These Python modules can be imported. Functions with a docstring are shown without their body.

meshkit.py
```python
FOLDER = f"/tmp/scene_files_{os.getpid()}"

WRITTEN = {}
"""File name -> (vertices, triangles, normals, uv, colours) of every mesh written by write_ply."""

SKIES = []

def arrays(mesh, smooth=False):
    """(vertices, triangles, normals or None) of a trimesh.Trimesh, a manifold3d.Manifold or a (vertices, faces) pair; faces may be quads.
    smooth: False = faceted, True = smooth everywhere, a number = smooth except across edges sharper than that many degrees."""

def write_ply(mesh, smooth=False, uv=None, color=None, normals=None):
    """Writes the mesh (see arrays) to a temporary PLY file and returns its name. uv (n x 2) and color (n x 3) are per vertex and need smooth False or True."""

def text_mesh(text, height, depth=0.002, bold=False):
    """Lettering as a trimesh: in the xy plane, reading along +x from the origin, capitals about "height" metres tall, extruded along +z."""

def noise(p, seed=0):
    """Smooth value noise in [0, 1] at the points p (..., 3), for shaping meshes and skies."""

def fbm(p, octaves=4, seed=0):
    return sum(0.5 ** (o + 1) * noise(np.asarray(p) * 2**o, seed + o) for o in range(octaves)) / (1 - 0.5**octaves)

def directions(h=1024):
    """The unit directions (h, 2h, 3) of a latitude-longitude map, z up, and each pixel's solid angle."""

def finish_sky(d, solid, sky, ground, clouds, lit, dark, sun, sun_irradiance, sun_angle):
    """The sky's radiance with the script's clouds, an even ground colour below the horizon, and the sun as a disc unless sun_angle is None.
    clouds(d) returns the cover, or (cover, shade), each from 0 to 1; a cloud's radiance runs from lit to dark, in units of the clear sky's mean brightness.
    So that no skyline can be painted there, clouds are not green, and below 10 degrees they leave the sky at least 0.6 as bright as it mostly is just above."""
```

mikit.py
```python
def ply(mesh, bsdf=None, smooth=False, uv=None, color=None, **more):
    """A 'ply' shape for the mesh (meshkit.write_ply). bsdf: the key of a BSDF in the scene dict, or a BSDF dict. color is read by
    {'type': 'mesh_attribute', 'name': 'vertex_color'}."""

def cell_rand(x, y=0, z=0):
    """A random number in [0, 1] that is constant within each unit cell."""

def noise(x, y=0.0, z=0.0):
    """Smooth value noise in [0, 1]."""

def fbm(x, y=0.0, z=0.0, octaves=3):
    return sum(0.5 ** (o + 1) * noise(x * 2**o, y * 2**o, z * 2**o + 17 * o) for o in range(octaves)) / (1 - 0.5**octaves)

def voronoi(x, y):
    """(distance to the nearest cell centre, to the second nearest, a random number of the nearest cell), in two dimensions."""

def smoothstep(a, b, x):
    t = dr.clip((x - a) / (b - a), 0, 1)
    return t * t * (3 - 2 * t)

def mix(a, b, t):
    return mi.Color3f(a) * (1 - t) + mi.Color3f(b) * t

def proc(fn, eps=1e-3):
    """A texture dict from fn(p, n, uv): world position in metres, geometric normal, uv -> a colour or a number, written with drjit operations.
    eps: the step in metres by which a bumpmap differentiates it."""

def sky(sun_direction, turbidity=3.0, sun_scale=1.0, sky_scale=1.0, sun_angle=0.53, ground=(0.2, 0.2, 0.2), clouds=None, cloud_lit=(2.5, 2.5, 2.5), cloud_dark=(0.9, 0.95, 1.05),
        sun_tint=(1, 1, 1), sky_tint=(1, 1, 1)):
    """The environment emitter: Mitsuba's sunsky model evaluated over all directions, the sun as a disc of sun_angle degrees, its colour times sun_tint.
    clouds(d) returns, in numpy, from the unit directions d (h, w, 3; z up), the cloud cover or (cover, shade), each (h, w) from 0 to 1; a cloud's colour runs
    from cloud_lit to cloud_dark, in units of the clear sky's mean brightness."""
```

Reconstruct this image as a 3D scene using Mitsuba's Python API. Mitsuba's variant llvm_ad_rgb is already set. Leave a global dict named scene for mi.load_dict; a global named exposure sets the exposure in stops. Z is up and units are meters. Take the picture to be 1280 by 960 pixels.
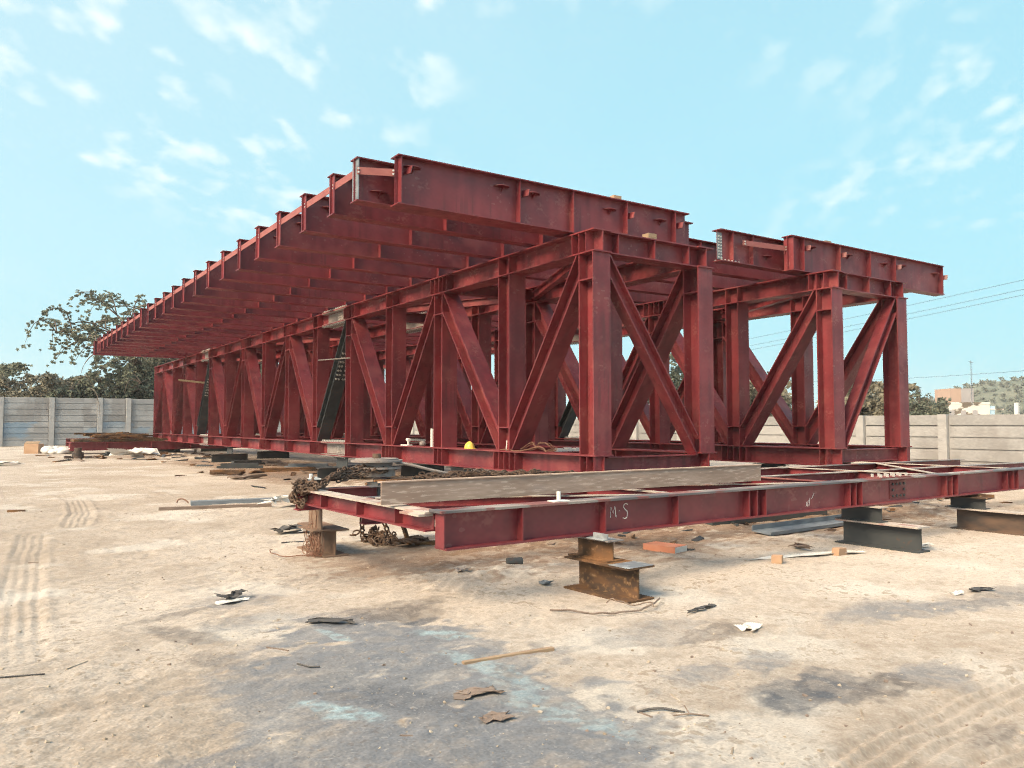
import math, random
import numpy as np, trimesh
import mitsuba as mi, drjit as dr
import mikit, meshkit
from mikit import proc, noise, fbm, smoothstep, mix, cell_rand
from shapely.geometry import Polygon, box as sbox

scene, labels = {}, {}
T = mi.ScalarTransform4f

# ------------------------------------------------------------------ camera, sky, sun, exposure
EYE = np.array([-9.644, -11.343, 1.72])
YAW, PITCH, ROLL, FOCAL = 0.5916, 0.0496, -0.0010, 997.75
fw = np.array([math.sin(YAW) * math.cos(PITCH), math.cos(YAW) * math.cos(PITCH), math.sin(PITCH)])
rt = np.array([math.cos(YAW), -math.sin(YAW), 0.0])
up = np.cross(rt, fw)
up = -math.sin(ROLL) * rt + math.cos(ROLL) * up
scene['camera'] = {'type': 'perspective', 'fov': math.degrees(2 * math.atan(640 / FOCAL)), 'fov_axis': 'x', 'near_clip': 0.05, 'far_clip': 3000.0,
                   'to_world': T().look_at(origin=EYE.tolist(), target=(EYE + fw).tolist(), up=up.tolist())}


SUN = (-0.77, -0.15, 0.62)


def clouds(d):
    """thin high haze all over, with scattered small cream cloudlets drawn out along the wind"""
    z = np.maximum(d[..., 2], 0.02)
    x, y = d[..., 0] / (z + 0.12), d[..., 1] / (z + 0.12)
    a, b = x * 0.62 + y * 0.78, -x * 0.78 + y * 0.62
    P = lambda fa, fb, o: np.stack([a * fa + o, b * fb + 0.7 * o, 0 * a], -1)
    big = meshkit.fbm(P(0.8, 1.0, 3.1), 3, 5)
    f = meshkit.fbm(P(9.0, 16.0, 15.1), 5, 11)
    wisp = np.clip((f - 0.50) / 0.30, 0, 1) * np.clip((big - 0.46) / 0.12, 0, 1) * np.clip((z - 0.12) / 0.15, 0, 1)
    soft = np.clip((meshkit.fbm(P(0.8, 1.7, 2.0), 4, 23) - 0.36) / 0.35, 0, 1)
    sunward = np.clip(d @ (np.array(SUN) / np.linalg.norm(SUN)) * 0.5 + 0.5, 0, 1)
    zen = np.clip((z - 0.42) / 0.45, 0, 1)
    veil = 0.80 + 0.18 * np.exp(-(z / 0.25) ** 1.5) - 0.45 * zen * zen * (3 - 2 * zen)
    cover = np.clip(veil + (1 - veil) * wisp, 0, 1)
    shade = np.clip(1.0 - 0.34 * np.clip(sunward - 0.10, 0, 1) - 0.10 * soft * sunward - 0.30 * wisp, 0, 1)
    return cover, shade


scene['sky'] = mikit.sky(SUN, turbidity=3, sun_scale=0.72, sky_scale=1.0, sun_angle=32, ground=(0.42, 0.35, 0.27), clouds=clouds,
                         cloud_lit=(2.55, 2.20, 1.95), cloud_dark=(0.60, 1.28, 1.44), sun_tint=(1.0, 0.965, 0.915), sky_tint=(0.95, 1.05, 1.10))
exposure = 2.72

rng = random.Random(7)
nrng = np.random.default_rng(7)


# ------------------------------------------------------------------ mesh helpers
def bx(x0, x1, y0, y1, z0, z1):
    v = np.array([[x, y, z] for x in (x0, x1) for y in (y0, y1) for z in (z0, z1)], float)
    f = np.array([[0, 1, 3], [0, 3, 2], [4, 6, 7], [4, 7, 5], [0, 4, 5], [0, 5, 1], [2, 3, 7], [2, 7, 6], [0, 2, 6], [0, 6, 4], [1, 5, 7], [1, 7, 3]])
    return v, f


def cat(parts):
    vs, fs, n = [], [], 0
    for v, f in parts:
        vs.append(v); fs.append(np.asarray(f) + n); n += len(v)
    return np.vstack(vs), np.vstack(fs)


def tf(m, rz=0.0, loc=(0, 0, 0), rx=0.0, ry=0.0, s=1.0):
    v, f = m
    M = trimesh.transformations.euler_matrix(rx, ry, rz)[:3, :3]
    return (v * s) @ M.T + np.array(loc), f


def prism(poly, axis, a, b):
    """convex or simple polygon [(u, w)] extruded between a and b along axis: 'x' -> (u, w) = (y, z); 'y' -> (x, z); 'z' -> (x, y)"""
    m = trimesh.creation.extrude_polygon(Polygon(poly), b - a, engine='earcut')
    v, f = np.array(m.vertices), np.array(m.faces)
    u, w, t = v[:, 0], v[:, 1], v[:, 2] + a
    if axis == 'x':
        return np.stack([t, u, w], 1), f
    if axis == 'y':
        return np.stack([u, t, w], 1), f[:, ::-1]
    return np.stack([u, w, t], 1), f


def ibeam(L, h, w, tw, tfl):
    """I section along +x from 0, standing on z = 0, centred on y = 0"""
    return cat([bx(0, L, -w / 2, w / 2, 0, tfl), bx(0, L, -tw / 2, tw / 2, tfl, h - tfl), bx(0, L, -w / 2, w / 2, h - tfl, h)])


def channel(L, h, w, t):
    return cat([bx(0, L, 0, w, 0, t), bx(0, L, 0, t, t, h - t), bx(0, L, 0, w, h - t, h)])


def sweep(pts, r, n=6, closed=False):
    p = np.asarray(pts, float)
    r = np.broadcast_to(r, (len(p),))
    t = (np.roll(p, -1, 0) - np.roll(p, 1, 0)) if closed else np.gradient(p, axis=0)
    t /= np.linalg.norm(t, axis=1, keepdims=True) + 1e-12
    ref = np.where(np.abs(t[:, 2:]) < 0.9, [[0, 0, 1.0]], [[1.0, 0, 0]])
    a = np.cross(t, ref); a /= np.linalg.norm(a, axis=1, keepdims=True) + 1e-12
    b = np.cross(t, a)
    g = np.arange(n) * 2 * math.pi / n
    v = p[:, None] + r[:, None, None] * (np.cos(g)[None, :, None] * a[:, None] + np.sin(g)[None, :, None] * b[:, None])
    m = len(p) if closed else len(p) - 1
    i, j = np.meshgrid(np.arange(m), np.arange(n), indexing='ij')
    i2 = (i + 1) % len(p)
    qd = np.stack([i * n + j, i * n + (j + 1) % n, i2 * n + (j + 1) % n, i2 * n + j], -1).reshape(-1, 4)
    f = np.vstack([qd[:, [0, 2, 1]], qd[:, [0, 3, 2]]])
    v = v.reshape(-1, 3)
    if not closed:
        k = len(v); v = np.vstack([v, p[:1], p[-1:]])
        jj = np.arange(n)
        f = np.vstack([f, np.stack([jj * 0 + k, jj, (jj + 1) % n], 1)[:, [0, 2, 1]] * 1, np.stack([jj * 0 + k + 1, (len(p) - 1) * n + (jj + 1) % n, (len(p) - 1) * n + jj], 1)[:, [0, 2, 1]]])
    return v, f


def cyl(p0, p1, r, n=6):
    return sweep([p0, p1], r, n)


def spline(pts, n):
    p = np.asarray(pts, float)
    t = np.r_[0, np.cumsum(np.linalg.norm(np.diff(p, axis=0), axis=1))]
    from scipy.interpolate import CubicSpline
    return CubicSpline(t, p)(np.linspace(0, t[-1], n))


def lumps(m, amp, freq, seed=0):
    v, f = m
    d = np.stack([meshkit.fbm(v * freq + 31 * k, 3, seed + k) for k in range(3)], -1) - 0.5
    return v + 2 * amp * d, f


def rock(r, seed, flat=0.6):
    s = trimesh.creation.icosphere(2, r)
    v = np.array(s.vertices)
    v *= (0.65 + 0.7 * meshkit.fbm(v / r * 1.3 + seed * 7.1, 3, seed))[:, None]
    v[:, 2] *= flat
    v[:, 2] -= v[:, 2].min() + 0.15 * r
    return v, np.array(s.faces)


def key_for(base):
    if base not in scene and base not in labels:
        return base
    k = 1
    while f'{base}_{k:03d}' in scene or f'{base}_{k:03d}' in labels:
        k += 1
    return f'{base}_{k:03d}'


def thing(name, label, cat_=None, group=None, kind=None):
    k = key_for(name)
    labels[k] = {'label': label}
    if cat_: labels[k]['category'] = cat_
    if group: labels[k]['group'] = group
    if kind: labels[k]['kind'] = kind
    return k


_count = {}


def part(parent, name, mesh, mat, label=None, kind=None, smooth=False):
    base = f'{parent}__{name}'
    n = _count.get(base, 0)
    _count[base] = n + 1
    k = base if n == 0 else f'{base}_{n:03d}'
    scene[k] = mikit.ply(mesh, mat, smooth=smooth)
    if label or kind:
        labels[k] = {}
        if label: labels[k]['label'] = label
        if kind: labels[k]['kind'] = kind
    return k


def solo(name, label, cat_, mesh, mat, group=None, kind=None, smooth=False):
    k = thing(name, label, cat_, group, kind)
    scene[k] = mikit.ply(mesh, mat, smooth=smooth)
    return k


# ------------------------------------------------------------------ materials
def rgb(*c):
    return {'type': 'rgb', 'value': list(c)}


def principled(color, rough, metallic=0.0, spec=0.5, bump=None, bscale=0.004):
    b = {'type': 'principled', 'base_color': color if isinstance(color, dict) else rgb(*color),
         'roughness': rough if isinstance(rough, (dict, float)) else float(rough), 'metallic': metallic, 'specular': spec}
    if bump is not None:
        b = {'type': 'bumpmap', 'arbitrary': bump, 'scale': bscale, 'bsdf': b}
    return {'type': 'twosided', 'bsdf': b}


def red_oxide(p, n, uv):
    a = fbm(p.x * 0.9 + 3, p.y * 0.9, p.z * 0.9, 4)
    s = noise(p.x * 9, p.y * 9, p.z * 0.8)                      # brushed, running streaks
    f = fbm(p.x * 24, p.y * 24, p.z * 24, 2)
    c = mix((0.124, 0.019, 0.026), (0.222, 0.034, 0.041), smoothstep(0.28, 0.72, a * 0.6 + s * 0.28 + f * 0.12))
    run = smoothstep(0.66, 0.80, noise(p.x * 21 + 5, p.y * 21, p.z * 0.9)) * smoothstep(0.45, 0.65, noise(p.x * 1.4, p.y * 1.4, p.z * 1.1 + 7))
    c = mix(c, (0.090, 0.024, 0.026), run * 0.45)
    fade = smoothstep(0.50, 0.74, fbm(p.x * 1.7 + 9, p.y * 1.7, p.z * 1.7, 4))
    c = mix(c, (0.26, 0.070, 0.066), fade * 0.4)
    dust = smoothstep(0.58, 0.78, fbm(p.x * 3.6 + 9, p.y * 3.6, p.z * 3.6, 4)) * smoothstep(0.35, 0.7, f)
    c = mix(c, (0.30, 0.12, 0.10), dust * 0.35)
    chip = smoothstep(0.80, 0.84, noise(p.x * 15 + 40, p.y * 15, p.z * 15)) * smoothstep(0.55, 0.7, noise(p.x * 1.7, p.y * 1.7 + 5, p.z * 1.7))
    return mix(c, (0.33, 0.17, 0.15), chip * 0.2)


def red_rough(p, n, uv):
    return 0.32 + 0.3 * fbm(p.x * 2.0, p.y * 2.0, p.z * 2.0, 3)


def dusty_red(p, n, uv):
    f = fbm(p.x * 16, p.y * 16, p.z * 16, 3)
    a = fbm(p.x * 1.5 + 1, p.y * 1.5, p.z * 1.5, 4)
    c = mix((0.16, 0.045, 0.045), (0.235, 0.090, 0.078), smoothstep(0.3, 0.7, a))
    return mix(c, (0.30, 0.165, 0.138), smoothstep(0.42, 0.66, f * 0.45 + a * 0.55) * 0.6)


def worn_top(p, n, uv):
    """walked-on flange tops: grey scale with pale scraped patches"""
    f = fbm(p.x * 18, p.y * 18, p.z * 18, 3)
    a = fbm(p.x * 1.1 + 8, p.y * 2.6, p.z, 4)
    c = mix((0.10, 0.095, 0.105), (0.27, 0.235, 0.22), smoothstep(0.3, 0.62, a))
    c = mix(c, (0.55, 0.50, 0.46), smoothstep(0.55, 0.72, f * 0.5 + a * 0.5) * 0.8)
    return mix(c, (0.20, 0.05, 0.045), smoothstep(0.66, 0.74, noise(p.x * 5, p.y * 5 + 3, p.z)) * 0.7)


def pale_top(p, n, uv):  # cream flange tops with red patches, paler than the webs below
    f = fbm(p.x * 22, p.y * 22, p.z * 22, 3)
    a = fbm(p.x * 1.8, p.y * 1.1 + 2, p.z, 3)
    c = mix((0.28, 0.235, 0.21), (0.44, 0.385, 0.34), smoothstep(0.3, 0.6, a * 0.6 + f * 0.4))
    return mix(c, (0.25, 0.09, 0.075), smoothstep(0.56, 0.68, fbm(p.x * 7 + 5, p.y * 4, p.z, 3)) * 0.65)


def dark_steel(p, n, uv):
    a = fbm(p.x * 3, p.y * 3, p.z * 3, 3)
    f = fbm(p.x * 30, p.y * 30, p.z * 30, 2)
    c = mix((0.028, 0.034, 0.038), (0.075, 0.080, 0.085), a)
    return mix(c, (0.11, 0.058, 0.035), smoothstep(0.56, 0.7, a * 0.5 + f * 0.5) * 0.6)


def rust(p, n, uv):
    a = fbm(p.x * 2.4 + 2, p.y * 2.4, p.z * 5, 4)
    f = fbm(p.x * 26, p.y * 26, p.z * 26, 3)
    c = mix((0.070, 0.045, 0.032), (0.185, 0.095, 0.045), smoothstep(0.36, 0.62, a))
    c = mix(c, (0.07, 0.055, 0.048), smoothstep(0.50, 0.72, fbm(p.x * 3, p.y * 3 + 4, p.z * 4, 3)) * 0.5)
    c = mix(c, (0.27, 0.145, 0.065), smoothstep(0.52, 0.72, f) * 0.45)
    return mix(c, (0.42, 0.31, 0.21), smoothstep(0.70, 0.80, f) * 0.3)


def tan_steel(p, n, uv):
    a = fbm(p.x * 1.3, p.y * 5, p.z * 5, 4)
    f = fbm(p.x * 9, p.y * 45, p.z * 45, 3)
    c = mix((0.30, 0.21, 0.165), (0.44, 0.325, 0.265), smoothstep(0.3, 0.7, a * 0.6 + f * 0.4))
    c = mix(c, (0.36, 0.285, 0.265), smoothstep(0.55, 0.7, fbm(p.x * 0.9 + 9, p.y * 3, p.z * 3, 3)) * 0.7)
    return mix(c, (0.60, 0.49, 0.41), smoothstep(0.58, 0.72, f) * 0.5)


def grey_plate(p, n, uv):
    a = fbm(p.x * 4, p.y * 4, p.z * 4, 3)
    f = fbm(p.x * 30, p.y * 30, p.z * 30, 2)
    return mix(mix((0.17, 0.15, 0.145), (0.33, 0.29, 0.27), a), (0.20, 0.12, 0.09), smoothstep(0.55, 0.72, f) * 0.5)


def bright_plate(p, n, uv):
    a = fbm(p.x * 9, p.y * 9, p.z * 9, 3)
    return mix((0.22, 0.25, 0.28), (0.44, 0.48, 0.50), smoothstep(0.3, 0.7, a))


def concrete(p, n, uv):
    k = cell_rand(dr.floor((p.z - 2.06) / 0.478 + 60), dr.floor((p.y + 12.4) / 3.7 + 100), dr.floor((p.x + 30.0) / 3.45 + 40.0))
    a = fbm(p.x * 1.3, p.y * 1.3, p.z * 1.3, 4)
    f = fbm(p.x * 11, p.y * 11, p.z * 11, 3)
    c = mix((0.28, 0.278, 0.28), (0.39, 0.386, 0.386), smoothstep(0.3, 0.7, a * 0.35 + k * 0.42 + f * 0.23))
    st = smoothstep(0.55, 0.75, fbm(p.x * 0.9 + 4, p.y * 0.9, p.z * 0.35 + 1, 4))
    return mix(c, (0.22, 0.205, 0.20), st * 0.6)


def concrete_blue(p, n, uv):
    """boundary wall in the far corner, splashed with blue paint low down"""
    c = concrete(p, n, uv)
    e = fbm(p.x * 0.55 + 3, p.y * 0.55, p.z * 0.9, 4)
    m = smoothstep(0.50, 0.60, e) * smoothstep(0.2, 0.45, noise(p.x * 0.23 + 6, p.y, p.z * 0.2))
    low = dr.select(p.z < 1.75 + 1.2 * (e - 0.5), 1.0, 0.0)
    return mix(c, (0.20, 0.30, 0.40), m * low * 0.7)


def wood(p, n, uv):
    g = fbm(p.x * 6, p.y * 40, p.z * 40, 3)
    return mix((0.22, 0.14, 0.09), (0.42, 0.31, 0.21), g)


def old_wood(p, n, uv):
    g = fbm(p.x * 5, p.y * 30, p.z * 30, 3)
    return mix((0.13, 0.095, 0.08), (0.30, 0.235, 0.195), g)


scene['mat_red'] = principled(proc(red_oxide), proc(red_rough), spec=0.55)
scene['mat_dusty'] = principled(proc(dusty_red), 0.7, spec=0.35)
scene['mat_strip'] = principled(proc(lambda p, n, uv: mix((0.25, 0.070, 0.068), (0.33, 0.125, 0.112), fbm(p.x * 6, p.y * 6, p.z * 6, 3))), 0.6, spec=0.35)
scene['mat_worn'] = principled(proc(worn_top), 0.55, spec=0.5)
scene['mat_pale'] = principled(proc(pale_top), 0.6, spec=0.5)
scene['mat_dark'] = principled(proc(dark_steel), 0.5, spec=0.5)
scene['mat_rust'] = principled(proc(rust), 0.75, spec=0.3)
scene['mat_darkrust'] = principled(proc(lambda p, n, uv: mix((0.050, 0.043, 0.042), (0.125, 0.080, 0.058), smoothstep(0.3, 0.7, fbm(p.x * 3, p.y * 3, p.z * 6, 4)))), 0.65, spec=0.4)
scene['mat_tan'] = principled(proc(tan_steel), 0.6, spec=0.4)
scene['mat_grey'] = principled(proc(grey_plate), 0.55, spec=0.5)
scene['mat_bright'] = principled(proc(bright_plate), 0.42, metallic=0.3)
scene['mat_bolt'] = principled((0.62, 0.60, 0.56), 0.35, metallic=0.5)
scene['mat_concrete'] = principled(proc(concrete), 0.9, spec=0.2, bump=proc(lambda p, n, uv: fbm(p.x * 14, p.y * 14, p.z * 14, 3)), bscale=0.006)
scene['mat_concrete_blue'] = principled(proc(concrete_blue), 0.9, spec=0.2)
scene['mat_wallpost'] = principled(proc(lambda p, n, uv: mix((0.33, 0.325, 0.325), (0.44, 0.432, 0.428), fbm(p.x * 3, p.y * 3, p.z * 5, 4))), 0.9, spec=0.2)
scene['mat_browntan'] = principled(proc(lambda p, n, uv: mix((0.12, 0.075, 0.055), (0.27, 0.185, 0.135), fbm(p.x * 5, p.y * 5, p.z * 9, 4))), 0.75, spec=0.3)
scene['mat_wood'] = principled(proc(wood), 0.8, spec=0.2)
scene['mat_oldwood'] = principled(proc(old_wood), 0.85, spec=0.2)
scene['mat_chain'] = principled(proc(lambda p, n, uv: mix((0.045, 0.032, 0.026), (0.16, 0.095, 0.06), fbm(p.x * 14, p.y * 14, p.z * 14, 3))), 0.6, spec=0.5)
scene['mat_wire'] = principled((0.20, 0.10, 0.065), 0.6)
scene['mat_yellow'] = principled(proc(lambda p, n, uv: mix((0.72, 0.46, 0.06), (0.80, 0.56, 0.14), fbm(p.x * 30, p.y * 30, p.z * 30, 2))), 0.35)
scene['mat_white'] = principled(proc(lambda p, n, uv: mix((0.55, 0.53, 0.50), (0.78, 0.76, 0.72), fbm(p.x * 22, p.y * 22, p.z * 22, 3))), 0.7)
scene['mat_ragdark'] = principled(proc(lambda p, n, uv: mix((0.03, 0.032, 0.036), (0.13, 0.12, 0.115), fbm(p.x * 18, p.y * 18, p.z * 18, 3))), 0.8)
scene['mat_orange'] = principled(proc(lambda p, n, uv: mix((0.62, 0.20, 0.10), (0.70, 0.36, 0.25), fbm(p.x * 9, p.y * 9, p.z * 9, 3))), 0.6)
scene['mat_card'] = principled(proc(lambda p, n, uv: mix((0.36, 0.21, 0.13), (0.48, 0.33, 0.22), fbm(p.x * 3, p.y * 3, p.z * 3, 3))), 0.85)
scene['mat_pebble'] = principled(proc(lambda p, n, uv: mix((0.24, 0.19, 0.145), (0.52, 0.45, 0.37), noise(p.x * 9, p.y * 9, p.z * 9))), 0.9, spec=0.2)
scene['mat_chalk'] = principled((0.78, 0.74, 0.71), 0.8)
scene['mat_bluesteel'] = principled(proc(lambda p, n, uv: mix((0.10, 0.12, 0.145), (0.24, 0.27, 0.30), fbm(p.x * 5, p.y * 5, p.z * 9, 3))), 0.55, spec=0.5)
scene['mat_wirepole'] = principled((0.13, 0.15, 0.18), 0.6)


# ------------------------------------------------------------------ ground
def track_dist(P, pts):
    best, arc = np.full(P.shape[0], 9.0), np.zeros(P.shape[0])
    run = 0.0
    for a, b in zip(pts[:-1], pts[1:]):
        a, b = np.array(a), np.array(b)
        L = np.linalg.norm(b - a)
        t = np.clip(((P - a) @ (b - a)) / L ** 2, 0, 1)
        c = a + t[:, None] * (b - a)
        sgn = np.sign((b - a)[0] * (P - a)[:, 1] - (b - a)[1] * (P - a)[:, 0])
        d = np.linalg.norm(P - c, axis=1)
        m = d < np.abs(best)
        best = np.where(m, d * sgn, best); arc = np.where(m, run + t * L, arc)
        run += L
    return best, arc


TRACKS = [([(3.0, -9.9), (-1.0, -9.0), (-3.2, -8.78), (-4.4, -8.80), (-5.3, -8.86), (-6.3, -9.05), (-7.5, -9.5)], 0.21, 0.030),
          ([(-2.5, -9.75), (-4.2, -9.32), (-5.4, -9.28), (-6.6, -9.6)], 0.18, 0.028),
          ([(-8.85, 3.2), (-9.05, 0.6), (-9.2, -1.6), (-9.27, -2.9), (-9.33, -4.4)], 0.20, 0.008),
          ([(-7.9, 12.0), (-7.7, 9.0), (-7.9, 6.0), (-8.2, 4.0)], 0.22, 0.008)]


def ground_height(x, y):
    P = np.stack([x, y, 0 * x], -1)
    near = np.exp(-np.maximum(np.hypot(x + 6, y + 5) - 14, 0) / 8)
    h = (meshkit.fbm(P * 0.45, 3, 1) - 0.5) * 0.07 + (meshkit.fbm(P * 2.3, 3, 2) - 0.5) * 0.035 * near
    crumb = np.clip(meshkit.fbm(P * 0.9 + 5, 3, 9) - 0.42, 0, 1) * 4
    h += (meshkit.fbm(P * 9.0, 4, 3) - 0.5) * 0.036 * near * np.clip(crumb, 0.35, 1) + (meshkit.fbm(P * 4.6 + 2, 3, 13) - 0.5) * 0.022 * near
    pile = np.exp(-((x + 4.8) ** 2 / 0.9 + (y + 3.7) ** 2 / 0.5))                    # churned earth by the frame corner
    h += pile * (0.05 + 0.09 * (meshkit.fbm(P * 7, 3, 6) - 0.5))
    heap = np.exp(-((x - 3.6) ** 2 / 9 + (y + 1.6) ** 2 / 1.2))
    h += heap * (0.10 + 0.16 * (meshkit.fbm(P * 3.1, 3, 8) - 0.5))
    h -= 0.05 * np.exp(-((x + 6.35) ** 2 + (y + 4.95) ** 2) / 0.05)
    P2 = np.stack([x, y], -1).reshape(-1, 2)
    for pts, half, amp in TRACKS:
        lo, hi = np.min(pts, 0) - 0.6, np.max(pts, 0) + 0.6
        m = ((P2 > lo) & (P2 < hi)).all(1)
        if not m.any(): continue
        d, s = track_dist(P2[m], pts)
        w = np.clip((half - np.abs(d)) / 0.05, 0, 1)
        tread = np.cos((d + .03 * meshkit.noise(np.stack([s * 2, d * 0, d * 0], -1), 8)) * 2 * math.pi / 0.105) * 0.75 + np.where(np.abs(d) > half * 0.45, np.cos((s + np.abs(d)) * 2 * math.pi / 0.12), 0) * 0.25
        bank = np.exp(-((np.abs(d) - half - 0.04) / 0.04) ** 2)
        hh = h.reshape(-1).copy()
        k = meshkit.noise(np.stack([P2[m][:, 0] * 1.3, P2[m][:, 1] * 1.3, 0 * d], -1), 4) * 0.6 + 0.5
        hh[m] += k * (amp * tread * w - 0.010 * w + 0.010 * bank)
        h = hh.reshape(h.shape)
    # level pads where steel stands on the ground
    for cx, cy, rx, ry in PADS:
        e = np.maximum(np.abs(x - cx) - rx, 0) ** 2 + np.maximum(np.abs(y - cy) - ry, 0) ** 2
        h = h * (1 - np.exp(-e / 0.03))
    return h


PADS = [(-4.32, -5.1, .3, .5), (.85, -4.85, .3, .6), (3.8, -4.95, .3, .6), (-5.72, -.92, .25, .6), (-0.2, 12.4, .6, .6), (-0.4, 26.4, .8, .6), (3, 12.4, 1, .6), (3, 28.3, 1, .6)]
xs = np.unique(np.r_[np.arange(-10.6, -2.0, 0.024), np.arange(-2.0, 7.0, 0.05), np.geomspace(7.0, 900, 60), -10.6 - np.geomspace(0.1, 900, 60)])
ys = np.unique(np.r_[np.arange(-10.6, -1.0, 0.024), np.arange(-1.0, 9.0, 0.07), np.geomspace(9.0, 900, 75), -10.6 - np.geomspace(0.1, 900, 40)])
gx, gy = np.meshgrid(xs, ys)
gz = ground_height(gx, gy)


def gh(x, y):
    return float(ground_height(np.array([[float(x)]]), np.array([[float(y)]]))[0, 0])


ni, nj = gx.shape
idx = np.arange(ni * nj).reshape(ni, nj)
gf = np.stack([idx[:-1, :-1], idx[:-1, 1:], idx[1:, 1:], idx[1:, :-1]], -1).reshape(-1, 4)
gv = np.stack([gx, gy, gz], -1).reshape(-1, 3)

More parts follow.
